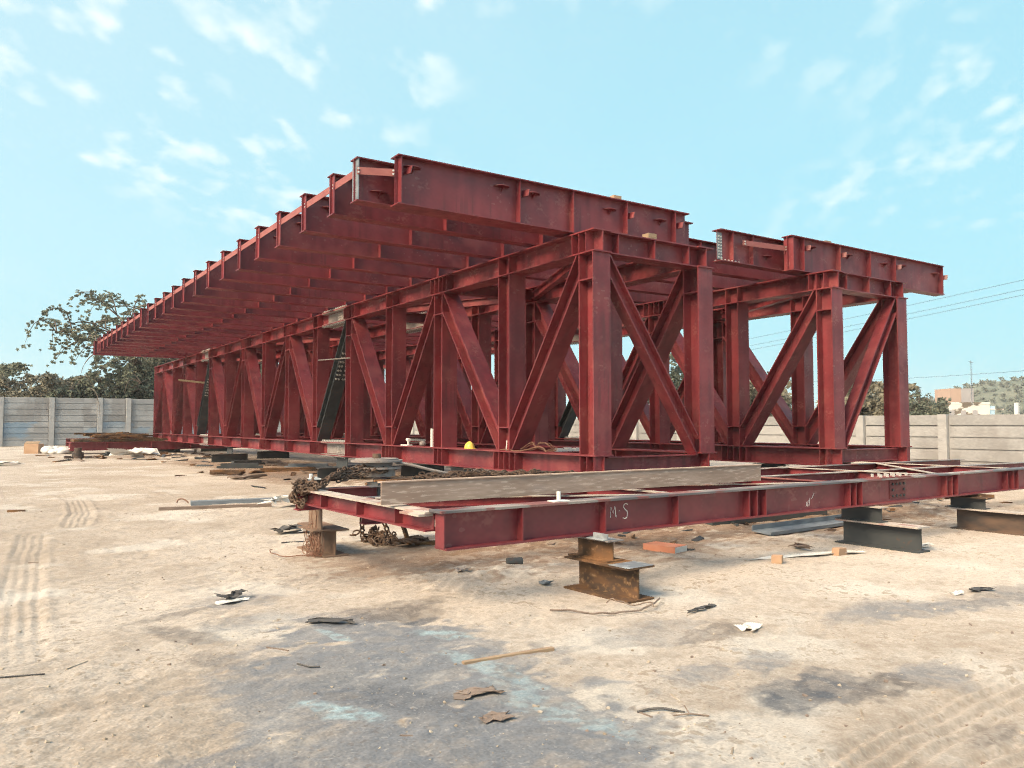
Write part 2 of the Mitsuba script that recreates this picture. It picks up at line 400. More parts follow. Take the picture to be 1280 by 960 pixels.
# spilt grit and paint; brown is dirt plus shade under the steel, painted in: (x, y, rx, ry, turn, colour, strength)
GREY, DARKBLUE, CYAN, SOOT, BROWN_SHADE = (0.165, 0.170, 0.184), (0.080, 0.088, 0.104), (0.30, 0.40, 0.43), (0.115, 0.102, 0.098), (0.165, 0.102, 0.068)
STAINS_AND_SHADE = [(-7.05, -6.35, 0.95, 1.75, 0.15, GREY, 1.0), (-7.30, -7.80, 0.95, 1.2, 0.3, GREY, 1.0), (-7.0, -5.6, 0.75, 0.75, 0.2, GREY, 0.95), (-8.0, -7.3, 0.75, 0.8, 0.3, GREY, 0.9), (-7.75, -6.2, 0.6, 0.9, 0.3, GREY, 0.75), (-7.0, -4.75, 0.55, 0.42, 0.3, GREY, 0.9), (-6.35, -4.6, 0.62, 0.40, 0.2, SOOT, 0.75),
          (-6.37, -5.0, 0.22, 0.10, 0.3, DARKBLUE, 0.95), (-7.05, -4.72, 0.30, 0.10, -0.6, DARKBLUE, 0.8), (-7.4, -6.7, 0.22, 0.75, 0.4, DARKBLUE, 0.5),
          (-7.78, -6.65, 0.13, 0.36, 0.35, CYAN, 0.7), (-7.15, -5.1, 0.06, 0.40, 0.12, CYAN, 0.5), (-6.45, -5.55, 0.12, 0.30, 0.8, CYAN, 0.6), (-6.60, -6.5, 0.14, 0.62, 0.15, CYAN, 0.45), (-6.72, -7.4, 0.16, 0.7, 0.1, CYAN, 0.4),
          (-5.05, -8.0, 0.42, 0.33, 0.1, DARKBLUE, 0.85), (-5.35, -8.15, 0.35, 0.22, 0.4, DARKBLUE, 0.8), (-4.62, -8.28, 0.40, 0.20, 0.0, SOOT, 0.85), (-4.85, -7.4, 0.40, 0.22, 0.3, GREY, 0.8),
          (-5.45, -7.4, 0.35, 0.20, 0.1, GREY, 0.7), (-4.1, -8.3, 0.35, 0.25, 0.2, GREY, 0.7), (-4.9, -9.05, 0.30, 0.10, 0.1, SOOT, 0.7), (-2.2, -7.2, 0.9, 0.35, -0.2, GREY, 0.75), (-1.3, -7.35, 0.7, 0.25, 0.0, SOOT, 0.55), (-2.9, -7.0, 0.6, 0.25, 0.3, GREY, 0.6), (-0.5, -7.6, 1.2, 0.5, 0.1, GREY, 0.5),
          (-5.0, -6.4, 0.7, 0.35, 0.2, GREY, 0.5), (-4.6, -6.75, 0.5, 0.18, 0.2, SOOT, 0.6),
          (-8.2, -4.35, 0.16, 0.5, 0.5, SOOT, 0.7), (-8.05, -3.6, 0.5, 0.16, 0.3, SOOT, 0.6), (-7.55, -3.35, 0.6, 0.3, 0.2, GREY, 0.55), (-8.2, -5.2, 0.2, 0.3, 0.2, SOOT, 0.55), (-7.5, -4.2, 0.5, 0.3, 0.2, GREY, 0.5), (-5.9, -2.7, 0.8, 0.6, 0.2, SOOT, 0.4),
          (-5.0, -1.9, 1.3, 1.5, 0.0, BROWN_SHADE, 0.6), (-2.5, -2.2, 3.2, 1.9, 0.0, BROWN_SHADE, 0.85), (3.0, -2.0, 4.8, 2.0, 0.0, BROWN_SHADE, 0.9), (4.0, 5.0, 4.5, 8.0, 0.0, BROWN_SHADE, 0.9), (1.6, 18.0, 2.8, 14.0, 0.0, BROWN_SHADE, 0.9), (-1.0, 15.0, 1.9, 6.0, 0.0, BROWN_SHADE, 0.9), (-1.2, 25.0, 1.4, 6.0, 0.0, BROWN_SHADE, 0.8), (-0.8, 13.5, 1.0, 3.0, 0.0, SOOT, 0.7), (-2.0, 35.0, 4.0, 2.5, 0.0, BROWN_SHADE, 0.6)]


def soil(p, n, uv):
    x, y = p.x, p.y
    a = fbm(x * 0.35, y * 0.35 + 4, 0, 4)
    b = fbm(x * 2.1 + 3, y * 2.1, 0, 4)
    f = fbm(x * 17, y * 17, 2, 3)
    g = noise(x * 85, y * 85, 5)
    c = mix((0.290, 0.242, 0.200), (0.422, 0.371, 0.322), smoothstep(0.3, 0.7, a * 0.4 + b * 0.35 + f * 0.25))
    c = mix(c, (0.46, 0.43, 0.39), smoothstep(0.55, 0.72, fbm(x * 1.1 + 11, y * 1.1, 3, 4)) * 0.6)
    c = mix(c, (0.19, 0.145, 0.105), smoothstep(0.60, 0.74, f * 0.6 + b * 0.4) * 0.6)
    wx, wy = (fbm(x * 2.2, y * 2.2, 9, 4) - 0.5) * 1.0, (fbm(x * 2.2 + 40, y * 2.2, 9, 4) - 0.5) * 1.0
    grit = fbm(x * 7 + 2, y * 7, 4, 4)
    streak = fbm(x * 3 + y * 1.2, y * 9 - x * 3, 6, 3)
    for cx, cy, rx, ry, ang, col, k in STAINS_AND_SHADE:
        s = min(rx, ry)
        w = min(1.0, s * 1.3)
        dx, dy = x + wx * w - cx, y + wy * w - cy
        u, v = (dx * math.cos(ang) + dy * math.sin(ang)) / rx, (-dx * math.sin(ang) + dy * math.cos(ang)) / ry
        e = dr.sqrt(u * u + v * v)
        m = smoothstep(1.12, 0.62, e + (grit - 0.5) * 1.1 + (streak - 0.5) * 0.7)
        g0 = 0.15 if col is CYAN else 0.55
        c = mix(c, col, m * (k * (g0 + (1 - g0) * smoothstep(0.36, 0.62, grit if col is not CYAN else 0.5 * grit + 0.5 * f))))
    c = c * (0.80 + 0.26 * g + 0.14 * f)
    speck = smoothstep(0.80, 0.86, noise(x * 38 + 7, y * 38, 1)) * smoothstep(0.45, 0.65, b)
    c = mix(c, (0.13, 0.10, 0.085), speck * 0.3)
    return mix(c, (0.68, 0.63, 0.56), smoothstep(0.86, 0.90, noise(x * 46, y * 46 + 9, 2)) * 0.12)


def soil_bump(p, n, uv):
    return 0.7 * fbm(p.x * 12, p.y * 12, 0, 4) + 0.3 * noise(p.x * 70, p.y * 70, 0)


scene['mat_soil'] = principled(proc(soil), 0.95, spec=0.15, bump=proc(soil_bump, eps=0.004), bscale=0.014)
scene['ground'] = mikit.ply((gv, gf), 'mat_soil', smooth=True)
labels['ground'] = {'label': 'dry sandy yard ground with grey and blue paint stains and tyre tracks', 'kind': 'structure'}

# ------------------------------------------------------------------ the two box trusses
W = 0.21          # half width of chords and posts
D = 0.43          # depth of the posts along the truss
ZB, ZT, HC = 0.708, 5.357, 0.430
BT, TB = ZB + HC, ZT - HC
NODE = [0.0, 2.80, 5.76] + [-0.104 + 2.894 * i for i in range(3, 16)]
TF, TW = 0.026, 0.022


def ipost(xc, y0):
    return cat([bx(xc - W, xc + W, y0, y0 + TF, BT, TB), bx(xc - W, xc + W, y0 + D - TF, y0 + D, BT, TB), bx(xc - TW / 2, xc + TW / 2, y0 + TF, y0 + D - TF, BT, TB)])


def diag_strips(P, Q, t):
    """the strips (web, upper flange, lower flange) of a diagonal from P (on its lower line, left end) down to Q (on its upper line, right end), in its own plane"""
    (u0, w0), (u1, w1) = P, Q
    R, phi = math.hypot(u1 - u0, w0 - w1), math.atan2(w0 - w1, u1 - u0)
    th = phi + math.asin(t / R)
    d, n = np.array([math.cos(th), -math.sin(th)]), np.array([math.sin(th), math.cos(th)])
    P = np.array(P)

    def strip(a, b):
        return Polygon([P + n * a - d * 3, P + n * b - d * 3, P + n * b + d * 9, P + n * a + d * 9])
    return strip(TF, t - TF), strip(t - TF, t), strip(0, TF)


def diagonal(xc, a, b, t=0.35, which=(0, 1, 2)):
    """node a (top) to node b (bottom) of a side truss, on either side"""
    s = 1 if NODE[b] > NODE[a] else -1
    ya, yb = (NODE[a] + D, NODE[b]) if s > 0 else (NODE[b] + D, NODE[a])
    L = yb - ya
    reg = sbox(0.0015, BT + 0.0015, L - 0.0015, TB - 0.0015)
    web, upf, lof = diag_strips((0, TB - 0.50), (L, BT + 0.50), t)
    out = []
    for k, (g, hw) in enumerate(((web, TW / 2), (upf, W - 0.002), (lof, W - 0.002))):
        if k not in which: continue
        c = g.intersection(reg)
        pts = [(ya + u if s > 0 else yb - u, w) for u, w in list(c.exterior.coords)[:-1]]
        out.append(prism(pts, 'x', xc - hw, xc + hw))
    return cat(out)


def portal_diagonal(xa, xb, t=0.26):
    """in the end frame (plane y = D/2) from the top at xa down to the bottom at xb"""
    s = 1 if xb > xa else -1
    L = abs(xb - xa) - 2 * W
    web, upf, lof = diag_strips((0, TB - 0.42), (L, 1.09 + 0.36), t)
    reg = sbox(0.0015, 1.0915, L - 0.0015, TB - 0.0015)
    out = []
    for g, hw in ((web, 0.008), (upf, 0.13), (lof, 0.13)):
        c = g.intersection(reg)
        pts = [((xa + W + u) if s > 0 else (xa - W - u), w) for u, w in list(c.exterior.coords)[:-1]]
        out.append(prism(pts, 'y', 0.16 - hw, 0.16 + hw))
    return cat(out)


def chord(xc, z0):
    y0, y1 = -0.045, NODE[15] + D + 0.045
    return cat([bx(xc - W - 0.012, xc + W + 0.012, y0, y1, z0, z0 + TF), bx(xc - TW / 2, xc + TW / 2, y0, y1, z0 + TF, z0 + HC - TF), bx(xc - W - 0.012, xc + W + 0.012, y0, y1, z0 + HC - TF, z0 + HC)])


def bolt_rows(pts, axis, h=0.022, r=0.016):
    out = []
    for p in pts:
        q = np.array(p, float); q[axis] += h
        out.append(cyl(p, q, r, 6))
    return cat(out)


SPL = [(11.95, 13.95), (29.35, 31.05)]


def box_truss(name, label, xa, xb, dark):
    t = thing(name, label, 'steel truss')
    out = {xa: -1 if xa < xb else 1, xb: 1 if xa < xb else -1}
    for xc in (xa, xb):
        part(t, 'bottom_chord', chord(xc, ZB), 'mat_red')
        part(t, 'top_chord', chord(xc, ZT - HC), 'mat_red')
        far_st = []
        for i in range(16):
            part(t, 'post', ipost(xc, NODE[i]), 'mat_red')
            if i < 15:
                a, b = (i, i + 1) if i % 2 == 0 else (i + 1, i)
                dk = (xc == xa and name == 'box_truss' and i in (4, 10))
                part(t, 'diagonal', diagonal(xc, a, b), 'mat_dark' if dk else 'mat_red', label='dark unpainted diagonal with bolted splice' if dk else None)
            odd = i % 2 == 1
            offs = {'b': [-0.20, 0.013, 0.215, D - 0.013, D + 0.20] if odd else [0.013, 0.215, D - 0.013],
                    't': [0.013, D - 0.013] if odd else [-0.20, 0.013, 0.215, D - 0.013, D + 0.20]}
            for side, z0 in (('b', ZB), ('t', ZT - HC)):
                for o in offs[side]:
                    y = NODE[i] + o
                    if (i == 0 and o < 0.2) or (i == 15 and o > D): continue
                    m = cat([bx(xc + TW / 2, xc + W, y - 0.008, y + 0.008, z0 + TF, z0 + HC - TF), bx(xc - W, xc - TW / 2, y - 0.008, y + 0.008, z0 + TF, z0 + HC - TF)])
                    if i <= 6 and xc in (XT[0], XT[2]):
                        part(t, 'stiffener', m, 'mat_red')
                    else:
                        far_st.append(m)
            zz = BT + 0.50 if odd else TB - 0.50
            m = cat([bx(xc + TW / 2, xc + W - 0.004, NODE[i] + TF, NODE[i] + D - TF, zz - 0.012, zz + 0.012), bx(xc - W + 0.004, xc - TW / 2, NODE[i] + TF, NODE[i] + D - TF, zz - 0.012, zz + 0.012)])
            part(t, 'post_stiffener', m, 'mat_red')
        part(t, 'chord_stiffeners', cat(far_st), 'mat_red', kind='stuff')
        # bolted chord splices
        for y0, y1 in SPL:
            for z0 in (ZB, ZT - HC):
                pl = [bx(xc - W - 0.004, xc + W + 0.004, y0, y1, z0 - 0.022, z0 - 0.0005), bx(xc - W - 0.004, xc + W + 0.004, y0, y1, z0 + HC + 0.0005, z0 + HC + 0.022)]
                for sx in (-1, 1):
                    a, b = sorted((xc + sx * (TW / 2 + 0.001), xc + sx * (TW / 2 + 0.016)))
                    pl.append(bx(a, b, y0 + 0.1, y1 - 0.1, z0 + TF + 0.03, z0 + HC - TF - 0.03))
                    a, b = sorted((xc + sx * (TW / 2 + 0.03), xc + sx * (W + 0.004)))
                    pl += [bx(a, b, y0, y1, z0 + HC - TF - 0.018, z0 + HC - TF - 0.001), bx(a, b, y0, y1, z0 + TF + 0.001, z0 + TF + 0.018)]
                sp = part(t, 'splice_plate', cat(pl), 'mat_grey', label='bare grey bolted splice plates on the chord')
                ny = 14
                pts = [(xc + dx, y0 + 0.07 + (y1 - y0 - 0.14) * k / (ny - 1), z0 + HC + 0.022) for k in range(ny) for dx in (-W + 0.05, W - 0.05)]
                low = [(x, y, z0 - 0.022 - 0.03) for x, y, z in pts]
                web = [(xc + out[xc] * (TW / 2 + 0.016), (y0 + y1) / 2 - 0.28 + 0.11 * k, z0 + 0.13 + 0.085 * j) for k in range(3) for j in range(3)]
                web = [(x if out[xc] > 0 else x - 0.03, y, z) for x, y, z in web]
                part(sp, 'bolts', cat([bolt_rows(pts, 2, 0.045, 0.022), bolt_rows(low, 2, 0.03, 0.022), bolt_rows(web, 0, 0.03, 0.022)]), 'mat_bolt', kind='stuff')
    # spliced dark diagonals: bolts on the web and flanges of the outer truss
    if dark:
        for i in (4, 10):
            L = NODE[i + 1] - NODE[i] - D
            R, phi = math.hypot(L, TB - BT - 1.0), math.atan2(TB - BT - 1.0, L)
            th = phi + math.asin(0.35 / R)
            dd, nn = np.array([0, math.cos(th), -math.sin(th)]), np.array([0, math.sin(th), math.cos(th)])
            o = np.array([xa, NODE[i] + D, TB - 0.50])
            ww = []
            for k in range(7):
                c = o + dd * (0.62 + 0.16 * k)
                for sx in (-0.15, -0.07, 0.07, 0.15):
                    q = c + [sx, 0, 0]
                    ww.append(cyl(q - nn * 0.035, q + nn * 0.0, 0.033, 6))
                for off in (0.10, 0.25):
                    q = c + nn * off + [-TW / 2 - 0.001, 0, 0]
                    ww.append(cyl(q + [-0.035, 0, 0], q, 0.033, 6))
            part(t, 'diagonal_bolts', cat(ww), 'mat_bolt', kind='stuff')
    # cross members between the two side trusses
    x0, x1 = min(xa, xb) + W, max(xa, xb) - W
    for i in range(16):
        yc = NODE[i] + D / 2
        part(t, 'floor_beam', cat([bx(x0 + 0.001, x1 - 0.001, yc - 0.13, yc + 0.13, 0.79, 0.808), bx(x0 + 0.001, x1 - 0.001, yc - 0.007, yc + 0.007, 0.808, 1.072), bx(x0 + 0.001, x1 - 0.001, yc - 0.13, yc + 0.13, 1.072, 1.09)]), 'mat_red')
        if i == 0 or i == 15:
            e = 0.012
            part(t, 'end_beam', cat([bx(x0 + e, x1 - e, yc - 0.20, yc + 0.20, TB + 0.002, TB + TF), bx(x0 + e, x1 - e, yc - 0.009, yc + 0.009, TB + TF, ZT - TF), bx(x0 + e, x1 - e, yc - 0.20, yc + 0.20, ZT - TF, ZT - 0.002)]), 'mat_red')
            for fx in (0.10, 0.5, 0.90):
                x = x0 + (x1 - x0) * fx
                part(t, 'end_stiffener', bx(x - 0.008, x + 0.008, yc - 0.196, yc - 0.009, TB + TF, ZT - TF), 'mat_red')
        elif i % 2 == 0:
            part(t, 'top_strut', cat([bx(x0 + 0.001, x1 - 0.001, yc - 0.13, yc + 0.13, TB + 0.05, TB + 0.068), bx(x0 + 0.001, x1 - 0.001, yc - 0.007, yc + 0.007, TB + 0.068, TB + 0.332), bx(x0 + 0.001, x1 - 0.001, yc - 0.13, yc + 0.13, TB + 0.332, TB + 0.35)]), 'mat_red')
    for i in range(0, 14, 2):                                   # flat lateral bracing under the top chords
        p0, p1 = (x0, NODE[i] + D), (x1, NODE[i + 2])
        if (i // 2) % 2: p0, p1 = (x1, NODE[i] + D), (x0, NODE[i + 2])
        L, ang = math.hypot(p1[0] - p0[0], p1[1] - p0[1]), math.atan2(p1[1] - p0[1], p1[0] - p0[0])
        part(t, 'lateral_brace', tf(ibeam(L, 0.2, 0.16, 0.01, 0.012), rz=ang, loc=(p0[0], p0[1], TB + 0.08)), 'mat_red')
    for i in (0, 15):
        if i == 0:
            part(t, 'portal_diagonal', portal_diagonal(xa, xb), 'mat_red')
    part(t, 'end_plate', bx(xa - W if xa < xb else xa + TW / 2, xa - TW / 2 if xa < xb else xa + W, 0.004, 0.018, ZB + TF, ZB + HC - TF), 'mat_red')
    return t


XT = (0.0, 2.7875, 7.2975, 10.061)
box_truss('box_truss', 'long red steel box truss on the left, under the overhanging girders', XT[0], XT[1], True)
box_truss('box_truss', 'second long red steel box truss, the one on the right beside the open sky', XT[3], XT[2], False)

# ------------------------------------------------------------------ deck cross girders lying on the top chords
ORD = ['nearest', 'second', 'third', 'fourth', 'fifth', 'sixth', 'seventh', 'eighth', 'ninth', 'tenth', 'eleventh', 'twelfth', 'thirteenth', 'fourteenth', 'fifteenth', 'sixteenth', 'seventeenth',
       'eighteenth', 'nineteenth', 'twentieth', 'twenty-first', 'twenty-second', 'twenty-third', 'twenty-fourth', 'twenty-fifth', 'twenty-sixth']


def lug_mesh(x, y, z, s):
    """half-round seat plate welded to the girder web, with a gusset below"""
    g = np.linspace(0, math.pi, 9)
    pts = [(x + 0.16 * math.cos(a), y + s * 0.15 * math.sin(a)) for a in g]
    if s < 0: pts = pts[::-1]
    return cat([prism(pts, 'z', z, z + 0.014), prism([(y, z), (y + s * 0.12, z), (y, z - 0.10)][::(1 if s > 0 else -1)], 'x', x - 0.006, x + 0.006)])


def girder(label, x0, x1, y0, zb, h, fwid, stiff, lugs=(), cleats=(), far=False, end_left=True, endmat='mat_red', splice_left=False):
    t = thing('cross_girder', label, 'steel girder', 'cross girders laid over the two box trusses')
    yc, tfl = y0 + fwid / 2, 0.02
    part(t, 'bottom_flange', bx(x0, x1, y0, y0 + fwid, zb, zb + tfl), 'mat_red')
    part(t, 'web', bx(x0, x1, yc - 0.006, yc + 0.006, zb + tfl, zb + h - tfl), 'mat_red')
    part(t, 'top_flange', bx(x0, x1, y0, y0 + fwid, zb + h - tfl, zb + h), 'mat_red')
    for k, x in enumerate(stiff):
        first = k == 0 and end_left
        hw = fwid / 2 - 0.012
        m = cat([bx(x - 0.007, x + 0.007, yc - hw, yc - 0.006, zb + tfl, zb + h - tfl), bx(x - 0.007, x + 0.007, yc + 0.006, yc + hw, zb + tfl, zb + h - tfl)])
        part(t, 'end_stiffener' if first else 'stiffener', m, endmat if first else 'mat_red')
    for x, z in lugs:
        part(t, 'seat_lug', lug_mesh(x, yc - 0.006, z, -1), 'mat_red')
    for x, z in cleats:
        part(t, 'cleat', tf(bx(-0.008, 0.008, -0.15, 0.03, -0.07, 0.07), rz=0.25, ry=0.3, loc=(x, yc - 0.05, z)), 'mat_red')
    if splice_left:
        part(t, 'splice_plate', bx(x0 + 0.0, x0 + 0.16, yc - 0.018, yc - 0.0065, zb + 0.06, zb + h - 0.06), 'mat_bluesteel', label='bare grey bolted plate at the cut end')
        part(t, 'bolts', bolt_rows([(x0 + 0.04 + 0.08 * a, yc - 0.044, zb + 0.1 + 0.07 * b) for a in range(2) for b in range(int((h - 0.2) / 0.07) + 1)], 1, 0.026, 0.018), 'mat_bolt', kind='stuff')
        part(t, 'flange_bolts', bolt_rows([(x0 + 0.06 + 0.12 * a, y0 + 0.05 + 0.18 * b, zb + tfl) for a in range(6) for b in range(2)], 2, 0.035, 0.02), 'mat_bolt', kind='stuff')
    return t


def strip_between(t, p0, p1, z, hgt=0.125, bolts=True):
    """flat tie bar on edge between two points of neighbouring girders, with a bolt at each end"""
    (xa, ya), (xb, yb) = p0, p1
    L, ang = math.hypot(xb - xa, yb - ya), math.atan2(yb - ya, xb - xa)
    k = part(t, 'tie_bar', tf(bx(0, L, -0.005, 0.005, -hgt / 2, hgt / 2), rz=ang, loc=(xa, ya, z)), 'mat_strip', label='light red flat tie bar')
    if bolts:
        nx, ny = -math.sin(ang), math.cos(ang)
        b = []
        for f in (0.04, 0.96):
            for dz in (-0.03, 0.03):
                c = np.array([xa + (xb - xa) * f, ya + (yb - ya) * f, z + dz])
                b.append(cyl(c - 0.03 * np.array([nx, ny, 0]), c + 0.03 * np.array([nx, ny, 0]), 0.018, 6))
        part(k, 'bolts', cat(b), 'mat_bolt', kind='stuff')


Z1, Z2 = ZT + 0.05, ZT + 0.10
g1 = girder('nearest deep cross girder on the left truss, cut short at the gap', -3.87, 3.05, 0.66, Z1, 0.845, 0.30, [-3.80, -1.38, -0.12, 1.27, 2.64],
            lugs=[(-3.55, Z1 + .68), (-1.72, Z1 + .66), (-1.02, Z1 + .64), (0.88, Z1 + .62), (2.28, Z1 + .6)], cleats=[(-3.68, Z1 + .60), (-1.26, Z1 + .60), (1.36, Z1 + .56), (2.76, Z1 + .55)])
girder('nearest deep cross girder on the right truss, sticking out over the yard wall side', 6.53, 13.45, 0.66, Z1, 0.845, 0.30, [6.60, 7.02, 8.49, 9.82, 10.99, 13.40],
       lugs=[(7.42, Z1 + .66), (8.95, Z1 + .64), (10.60, Z1 + .60), (11.47, Z1 + .64), (13.15, Z1 + .60)], cleats=[(7.15, Z1 + .60), (8.62, Z1 + .60), (11.12, Z1 + .56), (13.50, Z1 + .52)])
g2 = girder('cross girder just behind the nearest one on the left truss, with a grey primed end', -4.45, 3.56, 1.04, Z2, 0.745, 0.28, [-4.41, -2.2, 0.1, 3.2],
            lugs=[(-4.0, Z2 + .22), (-2.5, Z2 + .22)], endmat='mat_bluesteel')
girder('cross girder behind the nearest right one, with bolted grey plate at its left end', 4.47, 12.5, 1.04, Z2, 0.745, 0.28, [4.9, 5.6, 7.1, 9.8, 12.3], lugs=[(6.2, Z2 + .3)], end_left=False, splice_left=True)
GY = [2.12, 3.61, 5.17, 6.68, 8.23, 9.78, 11.35, 12.92, 14.50, 16.06, 17.58, 19.12, 20.6, 22.12, 23.68, 25.32, 26.95, 28.5, 30.05, 31.5, 32.95, 34.3, 35.15, 36.8]
rows = [(g2, -4.45, 1.04 + .14)]
for k, y in enumerate(GY):
    lab = f'{ORD[k + 2]} cross girder counted back from the near end, lying right across both trusses'
    if k == len(GY) - 1: lab = 'farthest cross girder, whole red side showing at the far end of the overhang'
    t = girder(lab, -4.45, 13.0, y, Z2, 0.745, 0.28, [-4.41, -2.12, 0.2, 5.0, 10.0], lugs=[(-3.9, Z2 + .55), (-1.2, Z2 + .45), (1.4, Z2 + .3)] if k < 14 else [])
    rows.append((t, -4.45, y + .14))
for k, ((ta, xa, ya), (tb, xb, yb)) in enumerate(zip(rows[:-1], rows[1:])):
    if k in (13, 23): continue
    strip_between(tb, (xa + 0.055, ya + 0.008), (xb + 0.055, yb - 0.008), Z2 + 0.52)
    if k < 12:
        for xi in (-1.9, 1.6):
            strip_between(tb, (xi, ya + 0.13), (xi, yb - 0.13), Z2 + 0.52, bolts=False)
strip_between(g2, (-4.45, 1.04 + .0), (-3.87, 0.80), Z2 + 0.50)
strip_between('cross_girder_003', (5.2, 1.03), (6.62, 0.86), Z2 + 0.50)

# ------------------------------------------------------------------ front ground frame of red I beams on blocks
FZ0, FZ1, FA = 0.57, 0.93, 0.024
fr = thing('base_frame', 'low red steel I beam frame standing on blocks in front of both trusses', 'steel frame')
FO = np.array([-6.08, -4.98])
ca, sa = math.cos(FA), math.sin(FA)


def fw_pt(x, y):
    return FO[0] + x * ca - y * sa, FO[1] + x * sa + y * ca


def frame_mesh(m):
    v, f = m
    o = v.copy()
    o[:, 0], o[:, 1] = FO[0] + v[:, 0] * ca - v[:, 1] * sa, FO[1] + v[:, 0] * sa + v[:, 1] * ca
    return o, f


def fpart(name, m, mat, **k):
    return part(fr, name, frame_mesh(m), mat, **k)


FL, FWD = 15.2, 0.22
front = fpart('front_beam', cat([bx(0, FL, 0, FWD, FZ0, FZ0 + .02), bx(0, FL, FWD / 2 - .006, FWD / 2 + .006, FZ0 + .02, FZ1 - .022)]), 'mat_red')
part(front, 'top_flange', frame_mesh(cat([bx(-0.06, FL, -0.005, FWD + 0.005, FZ1 - .022, FZ1)])), 'mat_worn', label='worn grey flange top with scraped edges')
part(front, 'end_plate', frame_mesh(bx(-0.012, 0.0, 0.03, FWD - .03, FZ0 + .02, FZ1 - .022)), 'mat_red')
for x in (0.86, 1.93, 3.02, 4.26, 4.41, 4.58, 6.40, 6.54, 6.69, 9.03, 9.2, 9.38, 11.1, 11.33, 11.5, 13.2):
    part(front, 'stiffener', frame_mesh(cat([bx(x - .006, x + .006, 0.012, FWD / 2 - .006, FZ0 + .02, FZ1 - .022), bx(x - .006, x + .006, FWD / 2 + .006, FWD - .012, FZ0 + .02, FZ1 - .022)])), 'mat_red')
# bolted joint in the front beam
SX = 7.55
sp = part(front, 'splice_plate', frame_mesh(cat([bx(SX - .42, SX + .42, 0.005, FWD - .005, FZ1 + .0005, FZ1 + .016), bx(SX - .42, SX + .42, 0.0, FWD, FZ0 - .016, FZ0 - .0005), bx(SX - .02, SX + .42, FWD / 2 - .018, FWD / 2 - .0065, FZ0 + .05, FZ1 - .05)])), 'mat_dusty', label='bolted splice plates of the front beam')
part(sp, 'bolts', frame_mesh(cat([bolt_rows([(SX - .34 + .17 * i, .04 + .13 * j, FZ1 + .016) for i in range(5) for j in range(2)], 2, .045, .022)])), 'mat_bolt', kind='stuff')
part(sp, 'web_bolts', frame_mesh(bolt_rows([(SX + .05 + .10 * i, FWD / 2 - .036, FZ0 + .09 + .085 * j) for i in range(4) for j in range(3) if (i, j) not in ((1, 1), (2, 1))], 1, .02, .02)), 'mat_dark', kind='stuff')
SZ0, SZ1, SL = 0.725, 0.905, 3.38
leftb = fpart('side_beam', cat([bx(-0.10, 0.10, FWD + .008, SL, SZ0, SZ0 + .016), bx(-.006, .006, FWD + .008, SL, SZ0 + .016, SZ1 - .018)]), 'mat_red')
part(leftb, 'top_flange', frame_mesh(bx(-0.10, 0.10, FWD + .008, SL, SZ1 - .018, SZ1)), 'mat_pale', label='pale flange top of the side beam')
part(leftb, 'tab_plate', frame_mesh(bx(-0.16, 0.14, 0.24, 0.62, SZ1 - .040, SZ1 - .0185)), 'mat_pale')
for y in (0.85, 1.75, 2.75):
    part(leftb, 'stiffener', frame_mesh(cat([bx(-.095, -.006, y - .006, y + .006, SZ0 + .016, SZ1 - .018), bx(.006, .095, y - .006, y + .006, SZ0 + .016, SZ1 - .018)])), 'mat_red')


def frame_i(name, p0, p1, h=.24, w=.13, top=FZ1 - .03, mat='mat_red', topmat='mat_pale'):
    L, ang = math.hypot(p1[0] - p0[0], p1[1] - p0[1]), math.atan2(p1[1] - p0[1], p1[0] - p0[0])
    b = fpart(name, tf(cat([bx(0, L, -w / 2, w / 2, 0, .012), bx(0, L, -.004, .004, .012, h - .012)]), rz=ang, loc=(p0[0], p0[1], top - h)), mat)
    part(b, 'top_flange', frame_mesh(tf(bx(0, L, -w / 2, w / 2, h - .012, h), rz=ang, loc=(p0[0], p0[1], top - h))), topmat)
    return b


frame_i('rear_beam', (-0.12, SL + .12), (FL, 2.75), .26, .2, FZ1 - .03, topmat='mat_worn')
for x in (3.3, 6.5, 9.2, 12.2):
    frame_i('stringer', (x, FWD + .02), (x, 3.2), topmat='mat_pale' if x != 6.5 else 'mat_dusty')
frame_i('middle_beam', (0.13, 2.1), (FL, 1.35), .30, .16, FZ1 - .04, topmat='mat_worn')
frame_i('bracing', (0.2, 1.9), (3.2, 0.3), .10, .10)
frame_i('bracing', (3.4, 1.6), (6.4, 0.3), .10, .10)
frame_i('bracing', (9.4, 0.3), (12.1, 3.0), .10, .10)
frame_i('bracing', (12.3, 3.0), (10.2, 0.35), .10, .10, FZ1 - .15)

# chalk marks on the front beam
ST = [[(0.0, 0), (0.01, .10), (.035, .04), (.06, .11), (.075, .0)], [(.115, .055), (.122, .06)], [(.235, .115), (.20, .125), (.178, .10), (.19, .075), (.225, .05), (.232, .02), (.205, -.02), (.17, -.012)]]
chalk = []
for st in ST:
    pts = spline([(a, 0, b) for a, b in st], 14) if len(st) > 4 else np.array([(a, 0, b) for a, b in st])
    if st is ST[0]: pts = np.array([(a, 0, b) for a, b in st])
    chalk.append(sweep([(2.075 + a * 1.08, FWD / 2 - .0065, FZ0 + .15 + b * 1.08) for a, _, b in pts], .0055, 5))
part(front, 'chalk_lettering', frame_mesh(cat(chalk)), 'mat_chalk', label='white chalk letters M S on the web')
part(front, 'chalk_strokes', frame_mesh(cat([sweep([(5.52 + .03 * k, FWD / 2 - .0065, FZ0 + .06), (5.535 + .035 * k, FWD / 2 - .0065, FZ0 + .12 + .02 * k)], .004, 4) for k in range(3)] + [sweep([(5.64, FWD / 2 - .0065, FZ0 + .15), (5.70, FWD / 2 - .0065, FZ0 + .22)], .004, 4)])), 'mat_chalk', label='small white chalk tally strokes')

